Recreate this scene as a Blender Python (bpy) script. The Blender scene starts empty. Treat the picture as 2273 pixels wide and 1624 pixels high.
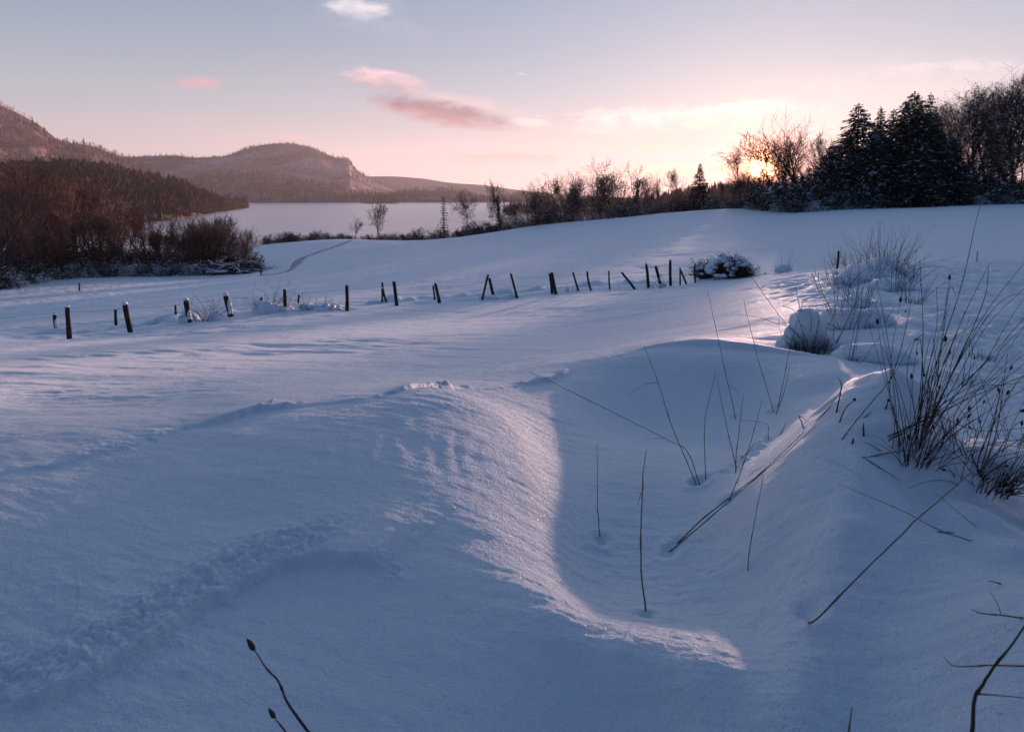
import bpy, math, random
import numpy as np

SC = bpy.context.scene
COL = SC.collection
R = math.radians

# ------------------------------------------------------------------ camera
FPX = 610.0                      # focal length in pixels of the 1024 x 731 frame
PITCH = R(4.0)
V0 = 196.0 + FPX * math.tan(PITCH)   # row of the optical axis; the rest of the framing is lens shift
CP, SP = math.cos(PITCH), math.sin(PITCH)
cam_data = bpy.data.cameras.new("camera")
cam_data.sensor_width = 36.0
cam_data.lens = 36.0 * FPX / 1024.0
cam_data.shift_y = -(365.5 - V0) / 1024.0
cam_data.clip_start = 0.05
cam_data.clip_end = 20000.0
cam_data.dof.use_dof = True
cam_data.dof.focus_distance = 4.2
cam_data.dof.aperture_fstop = 5.6
cam = bpy.data.objects.new("camera", cam_data)
COL.objects.link(cam)
cam.location = (0, 0, 0)
cam.rotation_euler = (math.pi / 2 - PITCH, 0, 0)
SC.camera = cam


def ray(u, v):
    """World direction through a pixel of the 1024 x 731 frame, scaled to y = 1 (used only while surveying the photo)."""
    xc, yc = (u - 512.0) / FPX, (V0 - v) / FPX
    y = yc * SP + CP
    return np.array([xc / y, 1.0, (yc * CP - SP) / y])


K = 1024.0 / 2273.0              # survey sheet scale


def at(u, v, depth):
    return ray(u * K, v * K) * depth


# ------------------------------------------------------------------ sun
sd = ray(1692 * K, 368 * K)
sd /= np.linalg.norm(sd)
SUN_EL = math.asin(sd[2])
SUN_AZ = math.atan2(sd[0], sd[1])          # clockwise from +Y
sun_data = bpy.data.lights.new("sun", "SUN")
sun_data.energy = 5.0
sun_data.angle = R(1.6)
sun_data.color = (1.0, 0.63, 0.53)
sun = bpy.data.objects.new("sun", sun_data)
COL.objects.link(sun)
sun.rotation_euler = (math.pi / 2 - SUN_EL, 0, math.pi - SUN_AZ)

# ------------------------------------------------------------------ colour management and sampling
SC.view_settings.view_transform = "Standard"
SC.view_settings.look = "None"
SC.view_settings.exposure = 1.12
SC.view_settings.gamma = 1.0
SC.view_settings.use_curve_mapping = False
SC.render.engine = "CYCLES"
SC.cycles.use_denoising = True
SC.cycles.max_bounces = 6
SC.cycles.diffuse_bounces = 3
SC.cycles.glossy_bounces = 2
SC.cycles.transmission_bounces = 2
SC.cycles.volume_bounces = 0
SC.cycles.sample_clamp_indirect = 4.0
SC.cycles.caustics_reflective = False
SC.cycles.caustics_refractive = False

# ------------------------------------------------------------------ world: evening sky
world = bpy.data.worlds.new("World")
SC.world = world
world.use_nodes = True
WT = world.node_tree
for n in list(WT.nodes):
    WT.nodes.remove(n)


def wmath(op, a, b=0.0, c=None, clamp=False):
    n = WT.nodes.new("ShaderNodeMath")
    n.operation = op
    n.use_clamp = clamp
    for i, s in enumerate((a, b, c)):
        if s is None:
            continue
        if isinstance(s, (int, float)):
            n.inputs[i].default_value = float(s)
        else:
            WT.links.new(s, n.inputs[i])
    return n.outputs[0]


def wmix(f, a, b, blend="MIX"):
    n = WT.nodes.new("ShaderNodeMix")
    n.data_type = "RGBA"
    n.blend_type = blend
    n.clamp_factor = True
    for s, i in ((f, 0), (a, 6), (b, 7)):
        if isinstance(s, (int, float)):
            n.inputs[i].default_value = float(s)
        elif isinstance(s, tuple):
            n.inputs[i].default_value = (*s, 1.0)
        else:
            WT.links.new(s, n.inputs[i])
    return n.outputs[2]


def wsmooth(x, lo, hi):
    n = WT.nodes.new("ShaderNodeMapRange")
    n.interpolation_type = "SMOOTHSTEP"
    WT.links.new(x, n.inputs[0])
    n.inputs[1].default_value = lo
    n.inputs[2].default_value = hi
    return n.outputs[0]


tc = WT.nodes.new("ShaderNodeTexCoord")
sx = WT.nodes.new("ShaderNodeSeparateXYZ")
WT.links.new(tc.outputs["Generated"], sx.inputs[0])
DX, DY, DZ = sx.outputs
dt = WT.nodes.new("ShaderNodeVectorMath")
dt.operation = "DOT_PRODUCT"
WT.links.new(tc.outputs["Generated"], dt.inputs[0])
dt.inputs[1].default_value = tuple(float(q) for q in sd)
ONEMC = wmath("MAXIMUM", wmath("SUBTRACT", 1.0, dt.outputs["Value"]), 0.0)
ELV = wmath("MAXIMUM", DZ, 0.0)

ramp = WT.nodes.new("ShaderNodeValToRGB")
ramp.color_ramp.interpolation = "B_SPLINE"
stops = [(0.0, (0.64, 0.49, 0.50)), (0.06, (0.52, 0.47, 0.50)), (0.13, (0.40, 0.44, 0.50)), (0.22, (0.265, 0.35, 0.455)), (0.34, (0.18, 0.265, 0.405)),
         (0.50, (0.135, 0.22, 0.36)), (0.72, (0.125, 0.23, 0.375)), (1.0, (0.095, 0.195, 0.33))]
cr = ramp.color_ramp
while len(cr.elements) > 1:
    cr.elements.remove(cr.elements[-1])
cr.elements[0].position, cr.elements[0].color = stops[0][0], (*stops[0][1], 1)
for p, c in stops[1:]:
    e = cr.elements.new(p)
    e.color = (*c, 1)
WT.links.new(ELV, ramp.inputs[0])
front = wsmooth(DY, -0.5, 0.75)
sky = wmix(front, wmix(1.0, ramp.outputs[0], (0.16, 0.33, 0.54), "MULTIPLY"), ramp.outputs[0])


def glow(col, k):
    f = wmath("EXPONENT", wmath("MULTIPLY", ONEMC, -1.0 / k))
    return wmix(1.0, wmix(f, (0, 0, 0), col), (1, 1, 1), "MULTIPLY")


def add(a, b):
    n = WT.nodes.new("ShaderNodeVectorMath")
    n.operation = "ADD"
    WT.links.new(a, n.inputs[0])
    WT.links.new(b, n.inputs[1])
    return n.outputs[0]


sky = add(sky, glow((0.13, 0.135, 0.15), 0.15))
sky = add(sky, glow((0.14, 0.07, 0.05), 0.025))
# pink band low over the horizon on the sunward side
low = wmath("MULTIPLY", wmath("EXPONENT", wmath("MULTIPLY", ELV, -14.0)), wsmooth(dt.outputs["Value"], 0.45, 0.98))
sky = add(sky, wmix(low, (0, 0, 0), (0.42, 0.12, 0.07)))

# clouds, laid out by direction on the sky
DYc = wmath("MAXIMUM", DY, 0.05)
GX = wmath("DIVIDE", DX, DYc)
GZ = wmath("DIVIDE", DZ, DYc)
ahead = wsmooth(DY, 0.05, 0.25)
cmb = WT.nodes.new("ShaderNodeCombineXYZ")
WT.links.new(GX, cmb.inputs[0])
WT.links.new(wmath("MULTIPLY", GZ, 2.4), cmb.inputs[1])


def wnoise(scale, detail=6.0, rough=0.6, dist=0.0):
    n = WT.nodes.new("ShaderNodeTexNoise")
    n.inputs["Scale"].default_value = scale
    n.inputs["Detail"].default_value = detail
    n.inputs["Roughness"].default_value = rough
    n.inputs["Distortion"].default_value = dist
    WT.links.new(cmb.outputs[0], n.inputs["Vector"])
    return n.outputs[0]


NZ_A = wnoise(9.0)
NZ_B = wnoise(24.0, 9.0, 0.68, 0.5)
NZ = wmath("ADD", wmath("MULTIPLY", NZ_A, 0.45), wmath("MULTIPLY", NZ_B, 0.55))


def cloud(base, u, v, a, b, tilt, top, bottom, dens=1.0, soft=0.6, rag=2.2):
    """A cloud bank centred where the survey sheet shows it; a, b in survey units."""
    c = ray(u * K, v * K)
    k = K / FPX
    a, b = a * k, b * k
    dx = wmath("SUBTRACT", GX, float(c[0]))
    dz = wmath("SUBTRACT", GZ, float(c[2]))
    ct, st = math.cos(tilt), math.sin(tilt)
    p = wmath("ADD", wmath("MULTIPLY", dx, ct / a), wmath("MULTIPLY", dz, st / a))
    q = wmath("ADD", wmath("MULTIPLY", dx, -st / b), wmath("MULTIPLY", dz, ct / b))
    d = wmath("SUBTRACT", 1.0, wmath("ADD", wmath("MULTIPLY", p, p), wmath("MULTIPLY", q, q)))
    d = wmath("ADD", d, wmath("MULTIPLY", wmath("SUBTRACT", NZ, 0.5), rag * 2.0))
    m = wmath("MULTIPLY", wmath("MULTIPLY", wsmooth(d, 0.0, soft), dens), ahead)
    return wmix(m, base, wmix(wsmooth(wmath("ADD", q, wmath("MULTIPLY", wmath("SUBTRACT", NZ_B, 0.5), 2.0)), -0.8, 0.8), bottom, top))


sky = cloud(sky, 1950, 250, 620, 130, 0.10, (0.78, 0.76, 0.80), (0.88, 0.76, 0.75), 0.6, 1.6, 1.2)
sky = cloud(sky, 1560, 262, 330, 42, 0.06, (1.0, 0.95, 0.92), (0.92, 0.74, 0.68), 0.9, 1.2, 2.6)
sky = cloud(sky, 1100, 350, 260, 13, 0.0, (0.80, 0.47, 0.45), (0.86, 0.54, 0.48), 0.75, 1.0, 2.6)
sky = cloud(sky, 1380, 320, 300, 22, 0.02, (0.90, 0.66, 0.62), (0.95, 0.72, 0.60), 0.7, 1.2, 2.4)
sky = cloud(sky, 830, 45, 150, 60, -0.2, (0.50, 0.52, 0.62), (0.44, 0.48, 0.58), 0.55, 2.2, 2.6)
sky = cloud(sky, 800, 22, 80, 27, -0.12, (0.80, 0.74, 0.80), (0.58, 0.57, 0.66), 1.0, 1.2, 1.7)
sky = cloud(sky, 437, 184, 62, 18, 0.0, (0.72, 0.40, 0.46), (0.62, 0.38, 0.46), 1.0, 1.2, 1.3)
sky = cloud(sky, 380, 188, 85, 8, 0.0, (0.50, 0.44, 0.52), (0.46, 0.43, 0.52), 0.5, 1.6, 1.5)
sky = cloud(sky, 855, 178, 112, 29, -0.16, (0.92, 0.62, 0.66), (0.46, 0.37, 0.43), 1.0, 1.0, 2.0)
sky = cloud(sky, 1030, 232, 155, 26, -0.16, (0.90, 0.64, 0.66), (0.74, 0.50, 0.52), 0.7, 1.2, 1.6)
sky = cloud(sky, 985, 250, 190, 34, -0.17, (0.24, 0.17, 0.225), (0.54, 0.27, 0.30), 1.0, 1.1, 1.35)
sky = cloud(sky, 1180, 272, 62, 13, -0.10, (1.0, 0.84, 0.74), (0.95, 0.76, 0.68), 0.85, 1.4, 1.6)
sky = cloud(sky, 640, 304, 55, 8, 0.0, (0.86, 0.50, 0.52), (0.82, 0.46, 0.48), 0.8, 1.6, 1.0)
sky = cloud(sky, 1560, 374, 270, 15, 0.05, (1.35, 1.10, 0.78), (1.25, 0.90, 0.56), 0.95, 1.1, 1.2)
for u_, v_, a_, b_, cl in ((1750, 210, 330, 12, (0.84, 0.68, 0.68)), (1450, 300, 260, 9, (0.90, 0.66, 0.62)), (1250, 330, 210, 7, (0.86, 0.56, 0.54)), (1650, 320, 200, 10, (0.86, 0.70, 0.66)), (2080, 150, 260, 16, (0.82, 0.74, 0.77)), (1330, 250, 190, 8, (0.90, 0.74, 0.72))):
    sky = cloud(sky, u_, v_, a_, b_, 0.05, cl, cl, 0.6, 1.6, 2.8)
# short vapour trail
sky = cloud(sky, 1158, 163, 11, 1.3, -0.32, (0.95, 0.92, 0.92), (0.95, 0.92, 0.92), 0.7, 1.0, 0.1)
# the sun's aureole and disc
sky = add(sky, glow((2.8, 0.62, 0.25), 0.0011))
sky = add(sky, glow((40.0, 17.0, 6.5), 0.00010))

nish = WT.nodes.new("ShaderNodeTexSky")
nish.sky_type = "NISHITA"
nish.sun_disc = False
nish.sun_elevation = SUN_EL
nish.sun_rotation = SUN_AZ
nish.air_density = 1.0
nish.dust_density = 1.5
bg1 = WT.nodes.new("ShaderNodeBackground")
WT.links.new(nish.outputs[0], bg1.inputs[0])
bg1.inputs[1].default_value = 0.004
bg2 = WT.nodes.new("ShaderNodeBackground")
WT.links.new(sky, bg2.inputs[0])
bg2.inputs[1].default_value = 0.52
sh = WT.nodes.new("ShaderNodeAddShader")
WT.links.new(bg1.outputs[0], sh.inputs[0])
WT.links.new(bg2.outputs[0], sh.inputs[1])
wo = WT.nodes.new("ShaderNodeOutputWorld")
WT.links.new(sh.outputs[0], wo.inputs[0])

# ------------------------------------------------------------------ helpers: meshes, materials, tags
def mesh_arrays(name, verts, faces, smooth=True):
    """verts (n,3); faces: list of (m,k) int arrays."""
    me = bpy.data.meshes.new(name)
    verts = np.asarray(verts, dtype=np.float32)
    me.vertices.add(len(verts))
    me.vertices.foreach_set("co", verts.ravel())
    faces = [np.asarray(f, dtype=np.int32) for f in faces if len(f)]
    nl = sum(f.size for f in faces)
    npoly = sum(len(f) for f in faces)
    me.loops.add(nl)
    me.polygons.add(npoly)
    me.loops.foreach_set("vertex_index", np.concatenate([f.ravel() for f in faces]))
    tot = np.concatenate([np.full(len(f), f.shape[1], dtype=np.int32) for f in faces])
    start = np.concatenate([[0], np.cumsum(tot)[:-1]]).astype(np.int32)
    me.polygons.foreach_set("loop_start", start)
    me.polygons.foreach_set("loop_total", tot)
    me.polygons.foreach_set("use_smooth", np.full(npoly, smooth, dtype=bool))
    me.update(calc_edges=True)
    return me


def link(name, me, mat=None, parent=None):
    o = bpy.data.objects.new(name, me)
    if mat is not None and me is not None and not me.materials:
        me.materials.append(mat)
    COL.objects.link(o)
    if parent is not None:
        o.parent = parent
    return o


def tag(o, label=None, cat=None, group=None, kind=None):
    if label:
        o["label"] = label
    if cat:
        o["category"] = cat
    if group:
        o["group"] = group
    if kind:
        o["kind"] = kind
    return o


def empty(name, loc, label=None, cat=None, group=None):
    o = bpy.data.objects.new(name, None)
    o.empty_display_size = 0.2
    COL.objects.link(o)
    o.location = tuple(float(q) for q in loc)
    return tag(o, label, cat, group)


def copy_tree(o, parent=None):
    c = o.copy()
    COL.objects.link(c)
    if parent is not None:
        c.parent = parent
    for ch in list(o.children):
        copy_tree(ch, c)
    return c


def material(name, col, rough=0.8, spec=0.3, noise=None, bump=None, sheen=0.0):
    """Principled material; noise = (scale, other colour, sharpness); bump = list of (scale, distance)."""
    m = bpy.data.materials.new(name)
    m.use_nodes = True
    nt = m.node_tree
    b = nt.nodes["Principled BSDF"]
    b.inputs["Base Color"].default_value = (*col, 1)
    b.inputs["Roughness"].default_value = rough
    b.inputs["Specular IOR Level"].default_value = spec
    t = nt.nodes.new("ShaderNodeTexCoord")
    if noise:
        n = nt.nodes.new("ShaderNodeTexNoise")
        n.inputs["Scale"].default_value = noise[0]
        n.inputs["Detail"].default_value = 5
        nt.links.new(t.outputs["Object"], n.inputs["Vector"])
        mr = nt.nodes.new("ShaderNodeMapRange")
        w = noise[2]
        mr.inputs[1].default_value = 0.5 - w
        mr.inputs[2].default_value = 0.5 + w
        nt.links.new(n.outputs[0], mr.inputs[0])
        mx = nt.nodes.new("ShaderNodeMix")
        mx.data_type = "RGBA"
        mx.inputs[6].default_value = (*col, 1)
        mx.inputs[7].default_value = (*noise[1], 1)
        nt.links.new(mr.outputs[0], mx.inputs[0])
        nt.links.new(mx.outputs[2], b.inputs["Base Color"])
    last = None
    for sc_, dist in (bump or []):
        n = nt.nodes.new("ShaderNodeTexNoise")
        n.inputs["Scale"].default_value = sc_
        n.inputs["Detail"].default_value = 4
        nt.links.new(t.outputs["Object"], n.inputs["Vector"])
        bp = nt.nodes.new("ShaderNodeBump")
        bp.inputs["Distance"].default_value = dist
        nt.links.new(n.outputs[0], bp.inputs["Height"])
        if last is not None:
            nt.links.new(last, bp.inputs["Normal"])
        last = bp.outputs[0]
    if last is not None:
        nt.links.new(last, b.inputs["Normal"])
    return m


# ------------------------------------------------------------------ noise
def _hash(ix, iy, seed):
    h = (ix.astype(np.int64) * 374761393 + iy.astype(np.int64) * 668265263 + seed * 1274126177) & 0xFFFFFFFF
    h = ((h ^ (h >> 13)) * 1274126177) & 0xFFFFFFFF
    h = h ^ (h >> 16)
    return h


def perlin(x, y, seed=0):
    x = np.asarray(x, float)
    y = np.asarray(y, float)
    ix, iy = np.floor(x), np.floor(y)
    fx, fy = x - ix, y - iy
    ux, uy = fx * fx * fx * (fx * (fx * 6 - 15) + 10), fy * fy * fy * (fy * (fy * 6 - 15) + 10)

    def g(dx, dy):
        a = _hash(ix + dx, iy + dy, seed).astype(float) * (2 * math.pi / 4294967296.0)
        return np.cos(a) * (fx - dx) + np.sin(a) * (fy - dy)
    n0 = g(0, 0) * (1 - ux) + g(1, 0) * ux
    n1 = g(0, 1) * (1 - ux) + g(1, 1) * ux
    return (n0 * (1 - uy) + n1 * uy) * 1.5


def fbm(x, y, seed=0, octs=4, gain=0.5):
    s, a = 0.0, 1.0
    for k in range(octs):
        s = s + a * perlin(x * 2 ** k + 17.3 * k, y * 2 ** k - 9.1 * k, seed + k)
        a *= gain
    return s


def sstep(x, a, b):
    t = np.clip((x - a) / (b - a), 0, 1)
    return t * t * (3 - 2 * t)


# ------------------------------------------------------------------ lie of the land (surveyed: u, v on the sheet, distance ahead)
SURVEY = [
    (-300, 1624, 1.5), (0, 1624, 1.5), (500, 1624, 1.5), (1000, 1624, 1.53), (1400, 1624, 1.55), (1900, 1624, 1.43), (2273, 1624, 1.25), (2600, 1624, 1.15),
    (-300, 1450, 1.745), (0, 1450, 1.745), (500, 1450, 1.745), (1000, 1450, 1.745), (1260, 1405, 1.80), (1400, 1458, 1.685), (1560, 1493, 1.60), (1760, 1548, 1.465), (1310, 1500, 1.70), (1450, 1545, 1.62), (1650, 1590, 1.515), (1500, 1380, 1.90), (1680, 1420, 1.76), (1150, 1300, 2.03), (1265, 1300, 2.17), (1800, 1450, 1.60), (2273, 1450, 1.40), (2600, 1450, 1.3),
    (-300, 1300, 2.0), (0, 1300, 2.02), (600, 1300, 2.02), (1050, 1300, 2.02), (1350, 1320, 2.14), (1600, 1300, 2.08), (1850, 1300, 1.80), (2200, 1300, 1.65),
    (0, 1150, 2.40), (500, 1150, 2.41), (1000, 1150, 2.38), (1300, 1150, 2.66), (1500, 1150, 2.62), (1750, 1150, 2.19), (2050, 1150, 2.06), (2273, 1180, 2.0),
    (0, 1000, 3.1), (500, 1000, 2.98), (950, 1000, 2.92), (1250, 1000, 3.36), (1500, 1000, 3.32), (1700, 1000, 3.05), (1850, 1000, 2.37), (2000, 1000, 2.29),
    (1900, 885, 2.60), (2010, 900, 2.56), (2200, 1110, 2.34), (2130, 950, 3.5), (2273, 930, 3.5), (0, 1060, 2.75), (-300, 1080, 2.75),
    (1000, 890, 3.62), (700, 900, 3.55), (500, 905, 3.8), (0, 930, 4.0), (-400, 930, 4.0),
    (1000, 860, 4.4), (1200, 855, 4.75), (1350, 815, 4.95), (1550, 815, 4.65), (1800, 865, 3.95),
    (1450, 930, 4.25), (1650, 930, 4.0), (1400, 770, 6.2), (1600, 750, 6.6), (1800, 760, 5.5), (2000, 720, 5.8), (2200, 750, 5.2), (2150, 830, 4.3),
    (0, 860, 5.6), (0, 830, 6.6), (0, 790, 9.5), (0, 768, 13), (0, 745, 18), (-400, 800, 11), (-400, 780, 16),
    (500, 850, 5.3), (500, 800, 7.8), (500, 745, 12.5), (500, 705, 20),
    (1000, 830, 5.8), (1000, 790, 8.0), (1000, 740, 12), (1000, 690, 20), (1000, 668, 23.5),
    (1600, 690, 10.0), (1600, 640, 17), (1600, 615, 24), (1850, 640, 9.5), (1930, 600, 12), (1960, 572, 22),
    (2200, 650, 8.3), (2270, 600, 11.5), (2270, 578, 13.5), (2100, 590, 12.5), (2270, 520, 27), (2270, 480, 50), (2600, 560, 18), (2600, 500, 40),
    (1600, 560, 38), (1600, 510, 62), (1600, 480, 85), (1600, 462, 105), (1450, 475, 115), (1300, 490, 125), (1750, 474, 78), (2000, 460, 84), (2270, 451, 85),
    (1200, 600, 35), (1200, 550, 65), (1200, 510, 110), (1200, 497, 130),
    (800, 640, 33), (800, 580, 75), (800, 545, 115), (800, 527, 140), (560, 545, 135),
    (150, 748, 18.5), (400, 702, 22.5), (100, 700, 30), (100, 660, 48), (0, 642, 58), (100, 620, 68), (250, 612, 75), (560, 605, 78), (560, 570, 105), (400, 650, 45),
]
pts = [at(u, v, d) for u, v, d in SURVEY]
pts += [np.array(p, float) for p in [
    (0, -2, -1.0), (0, -8, -0.6), (4, -6, -0.5), (-5, -6, -1.3), (0, -60, 3), (40, -40, 3), (-40, -40, -4), (-30, 0, -7), (12, 0, -0.9), (60, 0, -0.5),
    (-90, 30, -11), (-100, 130, -9.5), (-60, 120, -11.2), (-70, 152, -12.9), (-30, 152, -12.4), (-40, 178, -14), (-95, 180, -13.9), (-160, 240, -13.5), (-40, 240, -15), (0, 300, -16), (60, 300, -16), (-300, 300, -16), (40, 200, -13.5), (70, 140, -6),
    (110, 150, -3), (160, 220, -3), (150, 100, -0.8), (200, 40, 0), (300, 300, -6), (0, -300, 5), (-300, 0, -12), (300, 0, 0), (-2, 180, -13.6)]]
pts = np.array(pts)


def feat(x, y):
    r = np.maximum(np.hypot(x, y), 1e-3)
    return np.stack([1.6 * x / r, 1.6 * y / r, np.log(r)], -1), r


PF, PR = feat(pts[:, 0], pts[:, 1])
PS = pts[:, 2] / PR
_n = len(pts)
_D = np.linalg.norm(PF[:, None] - PF[None], axis=-1) ** 2
_D = _D * np.sqrt(_D)
_A = np.zeros((_n + 4, _n + 4))
_A[:_n, :_n] = _D + np.eye(_n) * 1e-3
_A[:_n, _n] = 1
_A[:_n, _n + 1:] = PF
_A[_n:, :_n] = _A[:_n, _n:].T
RW = np.linalg.solve(_A, np.concatenate([PS, np.zeros(4)]))


def macro(x, y):
    x = np.asarray(x, float).ravel()
    y = np.asarray(y, float).ravel()
    out = np.empty_like(x)
    for i in range(0, len(x), 60000):
        f, r = feat(x[i:i + 60000], y[i:i + 60000])
        d = np.zeros(len(f))
        for k in range(_n):
            q = ((f - PF[k]) ** 2).sum(-1)
            d += RW[k] * q * np.sqrt(q)
        s = d + RW[_n] + f @ RW[_n + 1:]
        z = s * r
        t = sstep(r, 260, 420)
        out[i:i + 60000] = z * (1 - t) + (-16.0) * t
    return out


def march(fn, us, vs, tmin=0.5, tmax=400.0, n=420):
    """Where sight lines through survey pixels (1024 frame) meet the surface fn."""
    us, vs = np.atleast_1d(us).astype(float), np.atleast_1d(vs).astype(float)
    ts = np.geomspace(tmin, tmax, n)
    dirs = np.stack([ray(u, v) for u, v in zip(us, vs)])
    X = dirs[:, 0:1] * ts
    Y = dirs[:, 1:2] * ts
    Z = dirs[:, 2:3] * ts
    G = fn(X.ravel(), Y.ravel()).reshape(X.shape)
    below = Z <= G
    idx = np.where(below.any(1), below.argmax(1), n - 1)
    idx = np.maximum(idx, 1)
    i = np.arange(len(us))
    a = (Z - G)[i, idx - 1]
    b = (Z - G)[i, idx]
    f = np.clip(a / np.where(a - b == 0, 1, a - b), 0, 1)
    t = ts[idx - 1] + f * (ts[idx] - ts[idx - 1])
    return dirs * t[:, None]


def poly(sheet, fn=None):
    s = np.array(sheet, float)
    return march(fn or macro, s[:, 0] * K, s[:, 1] * K)[:, :2]


def along(P, x, y):
    """Signed distance to a polyline (left positive), parameter 0..1 along it."""
    seg = np.hypot(*(P[1:] - P[:-1]).T)
    cum = np.concatenate([[0], np.cumsum(seg)])
    TV = np.gradient(P, axis=0)
    TV /= np.hypot(TV[:, 0], TV[:, 1])[:, None] + 1e-12
    best = np.full(x.shape, 1e9)
    sd_, par = np.zeros_like(best), np.zeros_like(best)
    for k in range(len(P) - 1):
        a, b = P[k], P[k + 1]
        ex, ey = b - a
        L2 = ex * ex + ey * ey + 1e-12
        t = np.clip(((x - a[0]) * ex + (y - a[1]) * ey) / L2, 0, 1)
        dx, dy = x - a[0] - t * ex, y - a[1] - t * ey
        d = np.hypot(dx, dy)
        m = d < best
        best = np.where(m, d, best)
        tx, ty = TV[k, 0] * (1 - t) + TV[k + 1, 0] * t, TV[k, 1] * (1 - t) + TV[k + 1, 1] * t
        sgn = np.where(tx * dy - ty * dx >= 0, 1.0, -1.0)
        sd_ = np.where(m, d * sgn, sd_)
        par = np.where(m, (cum[k] + t * seg[k]) / cum[-1], par)
    return sd_, par


def smooth_poly(P, n=60):
    """Catmull-Rom resample."""
    P = np.asarray(P, float)
    Q = np.concatenate([[2 * P[0] - P[1]], P, [2 * P[-1] - P[-2]]])
    out = []
    m = len(P) - 1
    for s in np.linspace(0, m - 1e-6, n):
        k = int(s)
        t = s - k
        a, b, c, d = Q[k], Q[k + 1], Q[k + 2], Q[k + 3]
        out.append(0.5 * ((2 * b) + (-a + c) * t + (2 * a - 5 * b + 4 * c - d) * t * t + (-a + 3 * b - 3 * c + d) * t ** 3))
    return np.array(out)


Z6 = 1300 / 2273 * (2273 / 2500)


def z6(x, y):
    return (x * Z6, 860 * 2273 / 2500 + y * Z6)


# edges and lips of the drifts
FENCE = smooth_poly(poly([(-260, 772), (-100, 758), (0, 750), (150, 748), (290, 734), (420, 714), (510, 700), (640, 690), (770, 686), (880, 675), (975, 668), (1075, 662), (1145, 656), (1230, 647), (1300, 641), (1400, 637), (1490, 631), (1540, 626)]), 60)
LIP = smooth_poly(poly([(860, 868), (1000, 882), (1090, 920), (1140, 985), (1160, 1080), (1175, 1180), (1205, 1300), (1260, 1395), (1400, 1455), (1560, 1490), (1760, 1545), (1900, 1620)]), 40)
CREST2 = smooth_poly(poly([(1290, 832), (1350, 808), (1450, 806), (1560, 812), (1700, 832), (1850, 872)]), 24)
CRUST = smooth_poly(poly([(-200, 1090), (0, 1052), (200, 1012), (420, 955), (520, 930), (620, 905), (760, 892), (870, 876), (1000, 862), (1100, 862), (1200, 850), (1260, 830), (1320, 800)]), 40)
STEP = smooth_poly(poly([z6(-60, 1540), z6(180, 1490), z6(400, 1405), z6(620, 1280), z6(850, 1105), z6(960, 1045), z6(1150, 950), z6(1310, 905), z6(1570, 905), z6(1680, 945)]), 36)
SLAB = smooth_poly(poly([(1390, 795), (1450, 785), (1550, 780), (1640, 786), (1760, 800), (1880, 805)]), 20)
SHOULDER = smooth_poly(poly([(1730, 1215), (1830, 1222), (1950, 1214), (2060, 1240), (2160, 1295), (2290, 1370)]), 24)
SPINE = smooth_poly(poly([(1860, 960), (1790, 1000), (1735, 1050), (1710, 1110), (1700, 1180), (1690, 1260)]), 24)
LEDGE = smooth_poly(poly([(1845, 915), (1880, 885), (1930, 868), (1990, 868), (2045, 895)]), 16)
CRUMB = smooth_poly(poly([(1545, 1068), (1600, 1050), (1650, 1020), (1700, 975), (1740, 945)]), 16)
HEAPS = [(tuple(poly([(2020, 920)])[0]), 0.12, 0.05), (tuple(poly([(1960, 920)])[0]), 0.22, 0.05), (tuple(poly([(2110, 1010)])[0]), 0.20, 0.06), (tuple(poly([(2230, 1120)])[0]), 0.16, 0.06), (tuple(poly([(2080, 1290)])[0]), 0.2, -0.03)]
HEAPS += [(tuple(poly([q])[0]), a_, b_) for q, a_, b_ in (((2062, 965), 0.06, 0.06), ((2012, 1005), 0.07, 0.04), ((2090, 1062), 0.07, 0.05), ((2140, 1085), 0.08, 0.05), ((2205, 1185), 0.08, 0.05), ((2150, 1180), 0.06, 0.03), ((2250, 1240), 0.07, 0.05), ((1985, 905), 0.06, 0.04))]
FOLDS = [smooth_poly(poly(q), 14) for q in ([(1905, 960), (1880, 1150), (1830, 1330)], [(2010, 980), (2110, 1120), (2230, 1290)], [(1960, 1010), (1990, 1120), (2040, 1230)])]
FEET = [tuple(q) for q in poly([(1465, 1008), (1552, 1072), (1545, 1072), (1566, 1061), (1634, 1036), (1633, 926), (1617, 1112), (1718, 914), (1726, 902), (1332, 1189), (1433, 1355), (1487, 1223), (1505, 1203)])[1:]]
HOLE = poly([(1795, 1362)])[0]
TUSS = poly([(1812, 760)])[0]


def ripple_domain(x, y):
    return x * 0.94 - y * 0.34, x * 0.34 + y * 0.94


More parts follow.
